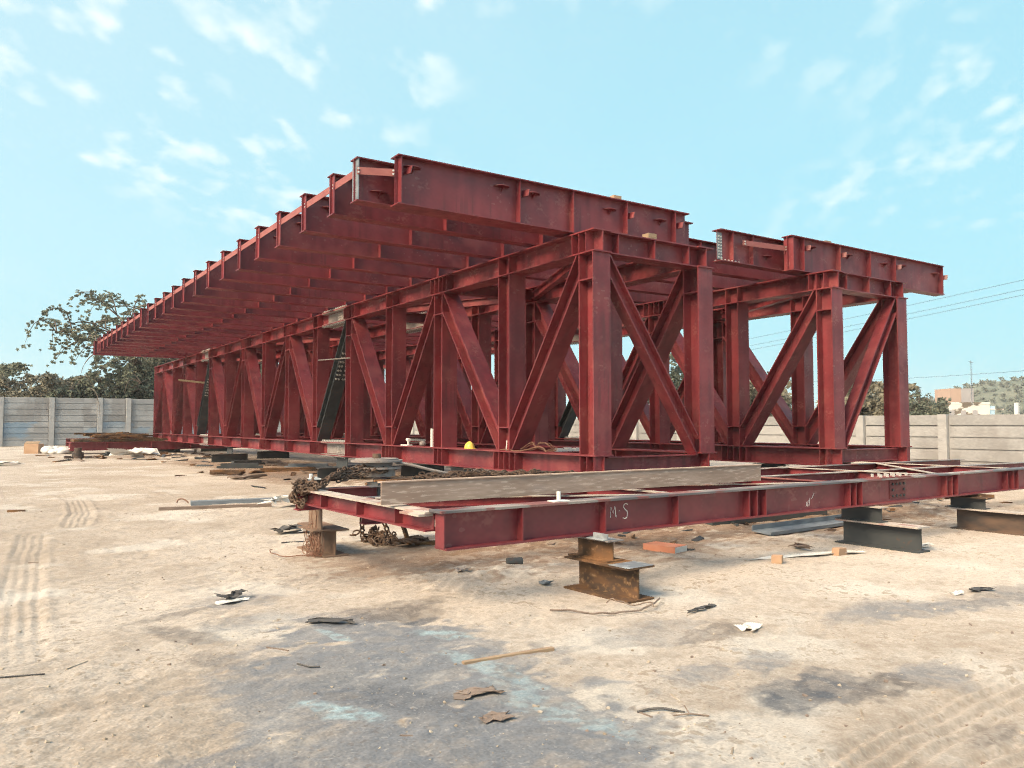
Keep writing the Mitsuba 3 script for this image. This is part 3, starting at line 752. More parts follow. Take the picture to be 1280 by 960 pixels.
# ------------------------------------------------------------------ loose tan beam on the frame, and blocks
LB = thing('loose_beam', 'loose weathered tan grey steel channel lying across the front frame', 'steel beam')
mm = tf(cat([bx(0, 5.75, 0, .012, .014, .212), bx(0, 5.75, 0, .09, 0, .014), bx(0, 5.75, -.015, .09, .212, .225)]), rz=0.018, loc=(-6.35, -4.16, FZ1 + .0005))
part(LB, 'web', mm, 'mat_tan')


def stub(name, label, x, y, z, L, h, w, mat='mat_rust', topmat=None, rz=0.0, group='rusty beam stubs used as supports', tfl=.02):
    t = thing(name, label, 'support block', group)
    R = math.pi / 2 + rz

    def pl(m): return tf(tf(m, loc=(-L / 2, 0, 0)), rz=R, loc=(x, y, z))
    part(t, 'bottom_flange', pl(bx(-.03, L + .05, -w / 2, w / 2, 0, tfl)), mat)
    part(t, 'web', pl(bx(0, L, -.008, .008, tfl, h - tfl)), mat)
    part(t, 'top_flange', pl(bx(-.04, L + .04, -w / 2, w / 2, h - tfl, h)), topmat or mat)
    return t


b = stub('support_block', 'lower rusty I beam stub of the support nearest the camera, with a bright grey end', -4.28, -5.10, 0.0, 0.86, 0.335, 0.36, rz=.05)
part(b, 'bright_end_plate', tf(bx(-.02, .26, -.181, .181, 0, .0015), rz=math.pi / 2 + .05, loc=(-4.26, -5.55, .335)), 'mat_bright', label='bright grey end of the top plate')  # thin blue grey sheet, brighter than the rusty flange under it
b = stub('support_block', 'upper rusty I beam stub of the support nearest the camera, right under the front beam', -4.30, -4.93, 0.337, 0.52, 0.215, 0.22, topmat='mat_grey', rz=.05, tfl=.014)
solo('packing_plate', 'small bright steel packing piece on the support nearest the camera', 'steel plate', tf(cat([bx(0, .26, -.09, .09, 0, .008), bx(0.0, .22, .02, .034, .008, .06)]), rz=math.pi / 2, loc=(-4.34, -5.20, .553)), 'mat_bright')
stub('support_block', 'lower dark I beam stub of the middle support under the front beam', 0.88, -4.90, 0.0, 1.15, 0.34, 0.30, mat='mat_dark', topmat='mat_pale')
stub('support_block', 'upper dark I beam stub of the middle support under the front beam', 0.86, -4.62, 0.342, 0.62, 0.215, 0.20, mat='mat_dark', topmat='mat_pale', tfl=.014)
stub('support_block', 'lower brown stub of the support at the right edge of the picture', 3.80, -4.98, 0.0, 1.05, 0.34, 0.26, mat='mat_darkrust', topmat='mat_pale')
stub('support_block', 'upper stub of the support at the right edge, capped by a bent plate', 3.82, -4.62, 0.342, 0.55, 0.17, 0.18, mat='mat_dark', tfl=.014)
solo('bent_steel_plate', 'bent rusty plate wedged on the support at the right edge', 'steel plate', tf(cat([bx(-.35, .33, -.11, .11, 0, .016), bx(.31, .33, -.11, .11, -.05, 0), bx(-.35, .33, -.12, -.105, .0, .06)]), rz=math.pi / 2, loc=(3.82, -4.63, .514)), 'mat_rust')
stub('support_block', 'lower rusty stub at the left corner of the front frame, hung with wire', -5.72, -0.92, 0.0, 0.95, 0.35, 0.34, mat='mat_browntan')
stub('support_block', 'narrow upper stub at the left corner of the front frame', -5.93, -1.22, 0.352, 0.46, 0.371, 0.26, mat='mat_browntan', tfl=.014)
for k, (x, y, who) in enumerate([(-0.05, 12.5, 'under the near chord splice of the left truss'), (0.0, 26.0, 'under the far chord splice of the left truss'), (0.0, 40.5, 'at the far end of the left truss'), (0.0, 5.2, 'under the left truss near its portal'),
                                 (2.79, 12.5, 'under the inner side of the left truss'), (7.3, 2.0, 'under the right truss close to its portal'), (10.06, 2.0, 'under the outer side of the right truss'), (7.3, 22.0, 'under the middle of the right truss'), (2.79, 28.6, 'under the inner side of the left truss, farther back'), (2.79, 2.2, 'under the inner side of the left truss near its portal'), (10.06, 22.0, 'under the outer side of the right truss, farther back'), (7.3, 40.0, 'under the far end of the right truss'), (10.06, 40.0, 'under the outer far end of the right truss'), (2.79, 40.5, 'at the inner far end of the left truss')]):
    t = thing('truss_support', f'dark stacked beam support {who}', 'support block', 'dark supports under the trusses')
    part(t, 'lower_stub', tf(ibeam(1.6, .36, .3, .02, .02), rz=0, loc=(x - .8, y, 0)), 'mat_dark')
    part(t, 'upper_stub', tf(ibeam(0.9, ZB - .36 - .03, .3, .02, .02), rz=math.pi / 2, loc=(x, y - .45, .361)), 'mat_dark')
    part(t, 'packing', bx(x - .2, x + .2, y - .3, y + .3, ZB - .029, ZB - .0235), 'mat_dark')


# ------------------------------------------------------------------ chains, rope drum, wires
def chain_along(path, link=0.085, r=0.011, wob=0.0, seed=0):
    p = np.asarray(path, float)
    s = np.r_[0, np.cumsum(np.linalg.norm(np.diff(p, axis=0), axis=1))]
    n = max(2, int(s[-1] / (link * 0.68)))
    g = np.linspace(0, 2 * math.pi, 8, endpoint=False)
    rr = np.random.default_rng(seed)
    out = []
    for k in range(n):
        a = np.array([np.interp(s[-1] * (k + .5) / n, s, p[:, i]) for i in range(3)])
        b = np.array([np.interp(min(s[-1], s[-1] * (k + .6) / n), s, p[:, i]) for i in range(3)])
        d = b - a; d /= np.linalg.norm(d) + 1e-9
        ref = np.array([0, 0, 1.0]) if abs(d[2]) < .9 else np.array([1.0, 0, 0])
        e = np.cross(d, ref); e /= np.linalg.norm(e); f = np.cross(d, e)
        ang = (k % 2) * math.pi / 2 + .3 + rr.normal() * wob * 3
        w = math.cos(ang) * e + math.sin(ang) * f
        a = a + rr.normal(size=3) * wob * 0.05
        ring = [a + d * (link / 2) * math.cos(t) + w * (link * .33) * math.sin(t) for t in g]
        out.append(sweep(ring, r, 5, closed=True))
    return cat(out)


def wig(pts, n, amp, seed):
    p = spline(pts, n)
    return p + (np.stack([meshkit.noise(np.stack([np.linspace(0, n * .35, n), np.full(n, k * 3.3 + seed), np.zeros(n)], -1), seed + k) for k in range(3)], -1) - .5) * 2 * amp


ch = []
F = FZ1
for k in range(5):
    o = k * .055
    ch.append(chain_along(wig([(-6.32 + o, -1.75 + o * 1.6, F - .02 - .05 * k), (-6.05 + o, -1.55, F + .03 + .02 * k), (-5.5, -1.35 + o, F + .09 + .05 * (k % 3)), (-4.9, -1.2 + o, F + .16 + .05 * (k % 2))], 40, .02, k), seed=k, wob=.25))
for k in range(6):
    ch.append(chain_along(wig([(-6.36 + .02 * k, -1.82 + .05 * k, F - .22 + .03 * k), (-6.28, -1.60, F - .06 + .03 * k), (-6.15, -1.95 + .1 * k, F + .04), (-6.3, -1.75, F - .02)], 24, .05, 20 + k), seed=30 + k, wob=.4))
for k in range(5):
    ch.append(chain_along(wig([(-4.5, -1.25 - .09 * k, F + .05 + .02 * (k % 2)), (-3.6, -1.35 - .09 * k, F + .07), (-2.6, -1.45 - .08 * k, F + .04), (-1.9, -1.5 - .06 * k, F + .02)], 46, .025, 50 + k), seed=60 + k, wob=.3))
solo('heavy_chain', 'heap of heavy brown lifting chain draped over the back left corner of the front frame', 'chain', cat(ch[:11]), 'mat_chain')
solo('heavy_chain', 'long strands of brown chain stretched out right of the iron pulley', 'chain', cat(ch[11:]), 'mat_chain')
solo('timber_packing', 'dark packing timbers under the heap of chain behind the front frame', 'timber', cat([bx(-5.3, -1.6, -1.62, -1.10, .62, .70), bx(-5.2, -1.6, -1.55, -1.2, .71, F + .0)]), 'mat_dark')
dc = np.array([-4.95, -0.95, F + .06])
dm = []
for z0, z1, r in ((0, .10, .26), (.105, .13, .34), (.13, .20, .22), (.20, .225, .36), (.225, .245, .30)):
    m = trimesh.creation.cylinder(r, z1 - z0, sections=28)
    dm.append((np.array(m.vertices) + dc + [0, 0, (z0 + z1) / 2], np.array(m.faces)))
drum = thing('rope_pulley', 'old grey iron pulley wheel lying on the heap of chain', 'pulley')
part(drum, 'wheel', cat(dm), 'mat_grey')
m = trimesh.creation.cylinder(.06, .07, sections=14)
part(drum, 'hub', (np.array(m.vertices) + dc + [0, 0, .275], np.array(m.faces)), 'mat_chain')
solo('steel_rope', 'short thick steel rope running down from the pulley onto the chain', 'rope', sweep(wig([dc + [.2, -.2, .2], dc + [.5, -.35, .12], dc + [1.0, -.5, .0]], 20, .01, 3), .022, 6), 'mat_grey')
solo('bolt_cluster', 'white galvanised clamp on the back left end of the side beam', 'clamp', cat([bx(-6.16, -6.02, -1.62, -1.50, F, F + .03), cyl((-6.12, -1.56, F + .03), (-6.12, -1.56, F + .16), .025, 8), cyl((-6.05, -1.55, F + .03), (-6.05, -1.55, F + .12), .022, 8), bx(-6.19, -6.0, -1.6, -1.52, F + .085, F + .105)]), 'mat_white')
cp = []
for k in range(9):
    a = k * .9
    cp.append(chain_along(wig([(-4.95 + .05 * k, -.35 + .12 * math.cos(a), .03 + .01 * (k % 4)), (-4.8, -.55 + .15 * math.sin(a), .09), (-4.62 - .03 * k, -.75 + .1 * math.cos(2 * a), .05), (-4.5 + .05 * math.sin(a), -.5, .03)], 26, .06, 80 + k), link=.10, r=.013, seed=90 + k, wob=.5))
solo('chain_pile', 'small pile of brown chain on the sand under the side beam', 'chain', cat(cp), 'mat_chain')
solo('hanging_chain', 'straight length of chain hanging down to the small pile, left of the pair', 'chain', chain_along([(-4.93, -.42, .06), (-4.935, -.42, .30), (-4.93, -.42, .52)], .105, .014), 'mat_chain', 'chains hanging to the pile')
solo('hanging_chain', 'slanting length of chain hanging down to the small pile, right of the pair', 'chain', chain_along([(-4.58, -.62, .08), (-4.68, -.60, .30), (-4.74, -.58, .46)], .105, .014), 'mat_chain', 'chains hanging to the pile')
solo('hoist_arm', 'dark iron bar the two short chains hang from', 'steel bar', bx(-5.35, -4.45, -.66, -.36, .52, .555), 'mat_dark')

wb = []
for k in range(26):
    a0, r0 = nrng.uniform(0, 6.28), nrng.uniform(.10, .24)
    cx, cy, cz = -5.93 + nrng.normal() * .03, -1.16 + nrng.normal() * .06, .16 + nrng.normal() * .05
    g = np.linspace(0, nrng.uniform(3, 6.3), 18)
    tl = nrng.uniform(-.5, .5)
    wb.append(sweep(np.stack([cx + .10 * np.sin(g * 1.3 + k) * .4 + tl * .1 * np.cos(g), cy + r0 * np.cos(g + a0), np.maximum(.015, cz + r0 * .9 * np.sin(g + a0))], -1), .0045, 4))
for k in range(3):
    wb.append(sweep(wig([(-5.98 + .05 * k, -1.25, .25), (-6.0 + .04 * k, -1.3, .6), (-6.05 + .04 * k, -1.4, FZ1 + .01)], 14, .015, 7 + k), .005, 4))
wb.append(sweep(wig([(-5.9, -1.3, .02), (-6.2, -1.1, .015), (-6.35, -.9, .015), (-6.25, -.5, .02)], 24, .03, 5), .006, 4))
solo('wire_bundle', 'tangle of thin rusty wire hanging over the left corner support', 'wire', cat(wb), 'mat_wire')
solo('ground_wire', 'bent rusty rod and wire on the sand at the foot of the nearest support', 'wire', cat([sweep(wig([(-5.25, -5.43, .02), (-4.95, -5.72, .02), (-4.72, -5.86, .02), (-4.45, -5.86, .03), (-4.15, -5.70, .05)], 40, .018, 2), .009, 5), sweep(wig([(-4.62, -5.45, .02), (-4.58, -5.6, .06), (-4.5, -5.72, .03), (-4.38, -5.8, .05), (-4.42, -5.9, .03)], 24, .02, 9), .006, 4)]), 'mat_oldwood')
solo('chord_wire', 'loose loop of red wire on the bottom chord beside the second post', 'wire', cat([sweep(wig([(-.15, 2.3, BT + .02), (0, 2.0, BT + .16), (-.1, 1.7, BT + .20), (.05, 1.5, BT + .05), (-.1, 1.9, BT + .09), (0, 2.2, BT + .18), (-.1, 2.5, BT + .04)], 60, .04, k), .006, 4) for k in (1, 4, 8)] + [sweep(wig([(-.17, 3.3, BT + .02), (-.19, 2.8, BT + .02), (-.18, 2.3, BT + .03), (-.12, 1.8, BT + .10), (-.17, 1.55, BT + .01)], 40, .015, 6), .012, 5)]), 'mat_wire')

# ------------------------------------------------------------------ things left on the trusses
hat = thing('hard_hat', 'yellow safety helmet lying on the bottom chord of the left truss', 'hard hat')
s = trimesh.creation.icosphere(3, 1.0)
v = np.array(s.vertices); v = v[:, :] * [.115, .14, .15]
v[:, 2] = np.maximum(v[:, 2], 0) + 0.012 * (np.abs(v[:, 0]) < .018) * (v[:, 2] > 0.02)
part(hat, 'shell', (v + [-.06, 4.70, BT + .012], np.array(s.faces)), 'mat_yellow', smooth=40)
g = np.linspace(0, 2 * math.pi, 28, endpoint=False)
part(hat, 'brim', prism([(-.06 + .125 * math.cos(a), 4.68 + (.15 + .05 * max(0, -math.sin(a))) * math.sin(a)) for a in g], 'z', BT + .002, BT + .014), 'mat_yellow')
solo('white_pipe', 'short upright white plastic pipe standing on the bottom chord beside the third post', 'pipe', trimesh.creation.annulus(.035, .045, .46, sections=18, transform=trimesh.transformations.translation_matrix([-.12, 6.42, BT + .23])), 'mat_white', smooth=40)
solo('steel_pin', 'thin bright pin standing between the flanges of the second post', 'steel pin', cyl((-.14, 3.02, BT + .001), (-.14, 3.0, BT + .22), .016, 8), 'mat_white')
solo('clamp', 'white screw clamp standing on the bottom chord beyond the helmet', 'clamp', cat([bx(-.2, -.05, 7.65, 8.05, BT + .001, BT + .03), cyl((-.12, 7.75, BT + .03), (-.12, 7.75, BT + .17), .03, 8), cyl((-.12, 7.68, BT + .16), (-.12, 7.82, BT + .16), .045, 8)]), 'mat_white')
solo('stone', 'small grey stone on the bottom chord just past the screw clamp', 'stone', tf(rock(.085, 3, .9), loc=(.02, 7.2, BT)), 'mat_grey', smooth=40)
solo('rag', 'crumpled white rag on the second floor beam of the left truss', 'rag', lumps(tf(cat([bx(0, .55, -.05, .05, 0, .05), bx(-.06, .08, -.08, .08, 0, .08), bx(.45, .62, -.07, .07, 0, .075), bx(.22, .33, -.08, .08, 0, .09)]), loc=(1.25, NODE[1] + D / 2, 1.0915)), .02, 9, 3), 'mat_white')
solo('timber_offcut', 'light wooden block on top of the near end beam of the left truss', 'timber', bx(1.28, 1.50, .08, .26, ZT + .001, ZT + .12), 'mat_wood')
solo('timber_offcut', 'flat light wooden piece on the near end beam, left of the wooden block', 'timber', tf(bx(0, .42, 0, .12, 0, .03), rz=.15, loc=(.75, .12, ZT + .001)), 'mat_wood')
solo('timber_offcut', 'small brown offcut on top of the nearest girder of the left truss', 'timber', bx(.95, 1.15, .72, .85, Z1 + .846, Z1 + .93), 'mat_card')
solo('timber_offcut', 'small tan offcut on top of the nearest girder of the right truss', 'timber', bx(8.0, 8.22, .75, .9, Z1 + .846, Z1 + .91), 'mat_wood')
solo('wooden_bar', 'pale wooden bar poking out from the left truss side far back', 'timber', tf(bx(0, 1.25, -.05, .05, -.045, .045), rz=-.15, ry=.10, loc=(-1.35, 30.6, 3.9)), 'mat_wood')
solo('steel_rod', 'thin grey rod lying crossways against the posts above the dark diagonal', 'steel rod', cyl((-.235, 14.2, 3.83), (-.235, 11.5, 3.72), .018, 6), 'mat_grey')
solo('bolt', 'single white anchor bolt on the front beam left of the chalk letters', 'bolt', frame_mesh(cat([bx(1.28, 1.48, .05, .17, FZ1 + .001, FZ1 + .012), cyl((1.38, .11, FZ1 + .012), (1.38, .11, FZ1 + .10), .022, 10)])), 'mat_white')
solo('stacked_channels', 'bundle of red channel sections stacked inside the left truss', 'steel sections', cat([tf(channel(2.2, .16, .12, .012), rz=.04 * (k % 2), loc=(.35, 8.0 + .16 * j, 3.55 + .19 * k)) for k in range(4) for j in range(2)] + [bx(.3, 2.5, 7.95, 8.3, 3.50, 3.545)]), 'mat_dusty') if False else None


# ------------------------------------------------------------------ debris on the sand
def on(x, y, dz=-.004):
    return (x, y, gh(x, y) + dz)


solo('plank', 'brown wooden lath lying alone on the grey stained ground in front', 'plank', tf(bx(0, .76, -.022, .022, 0, .022), rz=-.08, loc=on(-6.70, -6.33)), 'mat_wood')
solo('plank', 'longer brown timber of the two lying on the sand left of the frame', 'plank', tf(bx(0, 2.15, -.05, .05, 0, .07), rz=-.22, loc=on(-6.56, 5.86)), 'mat_oldwood')
solo('plank', 'blue grey steel plate bar lying just behind the long brown timber', 'steel bar', tf(bx(0, 1.75, -.14, .14, 0, .09), rz=-.15, loc=on(-5.80, 6.62)), 'mat_bluesteel')
solo('bent_hook', 'small bent hook at the left end of the blue grey bar', 'hook', sweep(spline([(-6.05, 6.75, .05), (-6.0, 6.78, .12), (-5.88, 6.70, .10), (-5.84, 6.66, .04)], 12), .015, 5), 'mat_wire')
solo('dark_channel', 'dark steel channel section lying open on the sand under the front beam', 'steel channel', tf(cat([bx(0, 2.55, 0, .35, 0, .014), bx(0, 2.55, .336, .35, .014, .09), bx(0, 2.55, 0, .014, .014, .05)]), rz=.05, rx=.10, loc=on(.42, -3.40, .01)), 'mat_bluesteel')
solo('dark_timber', 'dark brown timber baulk lying behind the open steel channel', 'timber', tf(bx(0, 2.7, -.09, .09, 0, .16), rz=-.11, loc=on(.55, -2.05)), 'mat_dark')
br = thing('orange_brick', 'pale orange brick lying on the sand behind the nearest support', 'brick')
part(br, 'body', tf(bx(0, .50, -.15, .15, 0, .085), rz=-1.35, loc=on(-1.95, -3.25)), 'mat_orange')
part(br, 'end_face', tf(bx(.5005, .503, -.145, .145, .005, .08), rz=-1.35, loc=on(-1.95, -3.25)), 'mat_white', label='white end face of the brick')
solo('wood_block', 'small brown cube of wood in front of the open steel channel', 'wood block', tf(bx(-.06, .06, -.06, .06, 0, .09), rz=.5, loc=on(-1.52, -5.02)), 'mat_card')
solo('wood_block', 'brown wedge of wood on the pale rag strip', 'wood block', tf(prism([(-.1, 0), (.12, 0), (.1, .09), (-.08, .10)], 'y', -.05, .05), rz=.1, loc=on(-.22, -4.98)), 'mat_card')


def sheet(pts2, thick, amp, seed, n=10):
    """crumpled sheet from a four-sided outline"""
    a, b, c, d = [np.array(p, float) for p in pts2]
    u, w = np.meshgrid(np.linspace(0, 1, n), np.linspace(0, 1, n))
    xy = (1 - u)[..., None] * ((1 - w)[..., None] * a + w[..., None] * d) + u[..., None] * ((1 - w)[..., None] * b + w[..., None] * c)
    xy += (np.stack([meshkit.noise(np.stack([u * 5, w * 5, 0 * u + seed + k], -1), seed) for k in (0, 1)], -1) - .5) * amp * 1.6
    z = meshkit.fbm(np.stack([u * 4 + seed, w * 4, 0 * u], -1), 3, seed) * amp
    top = np.concatenate([xy, z[..., None] + thick], -1).reshape(-1, 3)
    bot = np.concatenate([xy, z[..., None]], -1).reshape(-1, 3)
    i = np.arange(n * n).reshape(n, n)
    qd = np.stack([i[:-1, :-1], i[:-1, 1:], i[1:, 1:], i[1:, :-1]], -1).reshape(-1, 4)
    N = n * n
    rim = np.r_[i[0, :], i[1:, -1], i[-1, -2::-1], i[-2:0:-1, 0]]
    side = np.stack([rim, np.roll(rim, -1), np.roll(rim, -1) + N, rim + N], -1)[:, ::-1]
    qd = np.vstack([qd, qd[:, ::-1] + N, side])
    v = np.vstack([top, bot])
    return v, np.vstack([qd[:, [0, 1, 2]], qd[:, [0, 2, 3]]])


def lay(name, label, c, x, y, sx, sy, rz, amp, seed, mat, thick=.003):
    m = tf(sheet([(-sx, -sy), (sx, -sy * .8), (sx * .9, sy), (-sx * .8, sy * .9)], thick, amp, seed), rz=rz, loc=on(x, y))
    solo(name, label, c, m, mat, smooth=50)


lay('paper_scrap', 'white crumpled paper on the sand right of the middle foreground', 'paper', -4.2, -6.80, .13, .08, .5, .06, 3, 'mat_white')
lay('cloth_strip', 'long pale dirty cloth strip lying in front of the open steel channel', 'cloth', -.75, -4.82, .95, .07, -.25, .05, 4, 'mat_white')
lay('rubber_strip', 'dark curved strip lying between cloth and steel channel', 'strip', -.25, -4.4, .16, .05, 1.2, .10, 5, 'mat_oldwood')
lay('black_rag', 'black rag beside white scraps on the sand left of the stains', 'rag', -7.50, -3.22, .12, .06, .3, .09, 6, 'mat_ragdark')
lay('paper_scrap', 'white torn paper under the black rag left of the stains', 'paper', -7.54, -3.35, .16, .06, .1, .04, 7, 'mat_white')
lay('black_rag', 'black plastic scrap on the sand left of the wire hung support', 'rag', -5.42, 1.2, .32, .12, .5, .16, 8, 'mat_ragdark')
lay('paper_scrap', 'white wrapper beside the black scrap left of the wire hung support', 'paper', -5.05, 1.0, .3, .1, .2, .14, 9, 'mat_white')
lay('paper_scrap', 'pale crumpled bag where the long timbers point at the frame', 'paper', -4.3, 5.0, .45, .2, .2, .3, 10, 'mat_white')
lay('paper_scrap', 'white scrap on the sand far off at the left edge', 'paper', -8.5, 28.6, .5, .5, .2, .22, 11, 'mat_white')
lay('yellow_scrap', 'yellowish crumpled scrap on the sand before the far left end of the truss', 'scrap', -3.2, 31.2, .75, .35, .2, .7, 12, 'mat_white')
lay('slab', 'pale broken board lying on the sand before the near chord splice', 'board', -2.6, 14.0, .5, .3, .2, .12, 13, 'mat_oldwood', .05)
lay('slab', 'rusty brown board on edge of the dark ground behind the pale broken board', 'board', -2.55, 16.4, .55, .22, -.6, .10, 14, 'mat_rust', .12)
lay('paper_scrap', 'small white scrap at the foot of the middle support', 'paper', 1.38, -5.22, .09, .07, .2, .08, 15, 'mat_white')
lay('paper_scrap', 'white flake on the sand at the right side behind the grey stain', 'paper', -1.38, -7.08, .10, .05, .1, .04, 16, 'mat_white')
lay('black_rag', 'black splinter of plastic right of the white flake', 'scrap', -1.05, -7.15, .14, .04, -.3, .05, 17, 'mat_ragdark')
lay('metal_flake', 'small blue grey steel flake lying left of the nearest support', 'scrap', -4.60, -4.45, .06, .045, .2, .05, 18, 'mat_bluesteel', .008)
lay('metal_flake', 'grey flake in the churned earth in front of the frame corner', 'scrap', -5.0, -3.4, .08, .05, .5, .05, 19, 'mat_grey', .006)
lay('leaf_strip', 'thin dark curved strip on the bright sand right of the nearest support', 'strip', -4.05, -6.14, .21, .02, .18, .05, 20, 'mat_ragdark', .005)
lay('rag', 'dark leathery rag at the edge of the blue stain', 'rag', -7.05, -4.66, .22, .05, -.6, .05, 21, 'mat_ragdark')
lay('rag', 'grey rag heap in the middle of the stained ground', 'rag', -6.95, -6.95, .14, .06, -.4, .05, 22, 'mat_oldwood')
lay('rag', 'small pale leaf heap low in the middle foreground', 'rag', -7.08, -7.35, .09, .05, -.4, .04, 23, 'mat_oldwood')
solo('pipe_piece', 'short dark piece of pipe on the sand below the front beam', 'pipe', cyl((-4.28, -3.25, .05), (-4.10, -3.30, .05), .055, 12), 'mat_dark')
solo('red_bar', 'short reddish bar lying on the sand at the far left', 'steel bar', tf(bx(0, .30, -.03, .03, 0, .05), rz=-.4, loc=on(-9.08, 6.9)), 'mat_rust')
solo('thin_stick', 'thin dark stick at the left edge of the foreground', 'stick', cyl((-9.52, -4.83, gh(-9.5, -4.83) + .008), (-9.2, -4.90, gh(-9.2, -4.9) + .008), .006, 5), 'mat_ragdark')
solo('thin_stick', 'short bent twig above the pale blue stain', 'stick', sweep([(-7.69, -5.68, gh(-7.69, -5.68) + .008), (-7.64, -5.80, gh(-7.64, -5.8) + .01), (-7.58, -5.84, gh(-7.58, -5.84) + .01)], .006, 5), 'mat_ragdark')
solo('thin_stick', 'forked twig on the sand low right of the middle', 'stick', cat([sweep([(-6.22, -7.93, .02), (-6.14, -7.98, .03), (-6.05, -8.05, .02)], .005, 5), sweep([(-6.14, -7.98, .03), (-6.13, -7.93, .06)], .004, 5)]), 'mat_oldwood')
solo('thin_stick', 'row of crooked bark chips left of the forked twig', 'stick', cat([sweep(wig([(-6.30, -7.72, .015), (-6.22, -7.8, .02), (-6.10, -7.92, .015)], 12, .02, 3), .008, 5)]), 'mat_ragdark')
solo('bracket_piece', 'broken rusty angle bracket standing in the sand under the side beam', 'bracket', cat([tf(bx(-.02, .02, -.04, .04, 0, .34), ry=-.35, loc=on(-4.45, -1.0, -.03)), tf(bx(0, .5, -.06, .06, 0, .05), rz=-.4, loc=on(-4.40, -1.05))]), 'mat_rust')
lay('rag', 'dark rag lump at the foot of the broken bracket', 'rag', -4.55, -1.15, .25, .12, .2, .16, 24, 'mat_chain')
solo('flat_bar', 'flat grey bar lying behind the left corner support', 'steel bar', tf(bx(0, .42, -.03, .03, 0, .02), rz=-.3, loc=on(-5.9, .25)), 'mat_dark')
for k, (x, y, L, w, h, rz, mat, lab) in enumerate([(-1.9, 20.5, 1.7, .25, .2, -.3, 'mat_dark', 'dark timber offcut lying under the left truss side, nearest of three'), (-.9, 22.5, 1.5, .3, .22, .2, 'mat_dark', 'dark timber offcut beneath the left truss between two supports'), (-1.3, 17.6, 2.4, .5, .14, -.2, 'mat_rust', 'rusty plate stack on the dark ground left of the near splice support'), (-2.4, 36.0, 1.8, .4, .2, -.1, 'mat_rust', 'rusty plate before the far frame on the left'), (-3.8, 37.2, 1.6, .3, .25, .2, 'mat_dark', 'dark baulk before the far frame on the left'), (1.2, 15.8, 2.2, .5, .25, .1, 'mat_bluesteel', 'grey steel plates lying under the left truss'), (.4, 19.4, 1.8, .4, .18, -.5, 'mat_bluesteel', 'grey steel plate leaning in the shade under the left truss'), (-.6, 9.4, 2.8, .5, .16, -.3, 'mat_rust', 'low rusty plates beside the chain heap under the left truss'), (-.1, 8.0, 2.6, .2, .30, -.35, 'mat_dark', 'black beam lying behind the chain heap under the left truss')]):
    solo('steel_offcut', lab, 'steel scrap', tf(cat([bx(0, L, -w / 2, w / 2, 0, h * .5), bx(L * .08, L * .9, -w * .4, w * .42, h * .5, h)]), rz=rz, loc=on(x, y, -.01)), mat)

# scattered grit, splinters and stones nobody could count
grit = []
for k in range(2600):
    if k < 1900:
        d = 2.6 + 16 * nrng.random() ** 1.7; a = YAW + nrng.uniform(-.62, .62)
        x, y = EYE[0] + d * math.sin(a), EYE[1] + d * math.cos(a)
    else:
        x, y = nrng.uniform(-6, 10), nrng.uniform(-4, 30)
    if any(abs(x - cx) < rx + .1 and abs(y - cy) < ry + .1 for cx, cy, rx, ry in PADS): continue
    r = .003 + .010 * nrng.random() ** 3 + (0.014 * nrng.random() if k % 60 == 0 else 0)
    if k % 60 == 0:
        L = nrng.uniform(.03, .12); an = nrng.uniform(0, 3.14)
        m = tf(bx(-L, L, -.005, .005, -.004, .006), rz=an, loc=(x, y, 0))
    else:
        m = tf(bx(-r, r, -r * .8, r * .8, -r * .6, r * .7), rz=nrng.uniform(0, 3), rx=nrng.uniform(-.5, .5), ry=nrng.uniform(-.5, .5), loc=(x, y, 0))
        m = (m[0] + nrng.normal(size=(8, 3)) * r * .22, m[1])
    grit.append((m, x, y))
hz = ground_height(np.array([[g[1] for g in grit]]), np.array([[g[2] for g in grit]]))[0]
ga, gb = [], []
for k, ((m, x, y), z) in enumerate(zip(grit, hz)):
    (ga if k % 6 else gb).append((m[0] + [0, 0, z], m[1]))
k = thing('loose_grit', 'loose pebbles, chips and splinters strewn over the sand', None, kind='stuff')
scene[k + '__001'] = mikit.ply(cat(ga), 'mat_pebble'); scene[k + '__002'] = mikit.ply(cat(gb), 'mat_oldwood')

sc = {0: [], 1: [], 2: []}
for k in range(230):
    if k < 60: x, y = nrng.normal(-0.6, 1.3), nrng.uniform(9, 38)
    elif k < 100: x, y = nrng.uniform(-6.5, 1.5), nrng.uniform(30, 41)
    else: x, y = nrng.uniform(-3, 9), nrng.uniform(-3.6, 0.5)
    big = 1.0 if y > 6 else 0.35
    L, w, h = nrng.uniform(.06, .42) * big, nrng.uniform(.04, .16) * big, nrng.uniform(.01, .07) * big
    m = tf(bx(-L, L, -w, w, -.01, h), rz=nrng.uniform(0, 3.14), rx=nrng.normal() * .12, ry=nrng.normal() * .12, loc=on(x, y, 0))
    sc[k % 3].append((m[0] + nrng.normal(size=(8, 3)) * [.05 * big, .05 * big, .012], m[1]))
k = thing('ground_scrap', 'small scrap plates, rubble and splinters strewn under the trusses', None, kind='stuff')
for j, mt in enumerate(('mat_rust', 'mat_oldwood', 'mat_dark')):
    scene[f'{k}__{j + 1:03d}'] = mikit.ply(cat(sc[j]), mt)

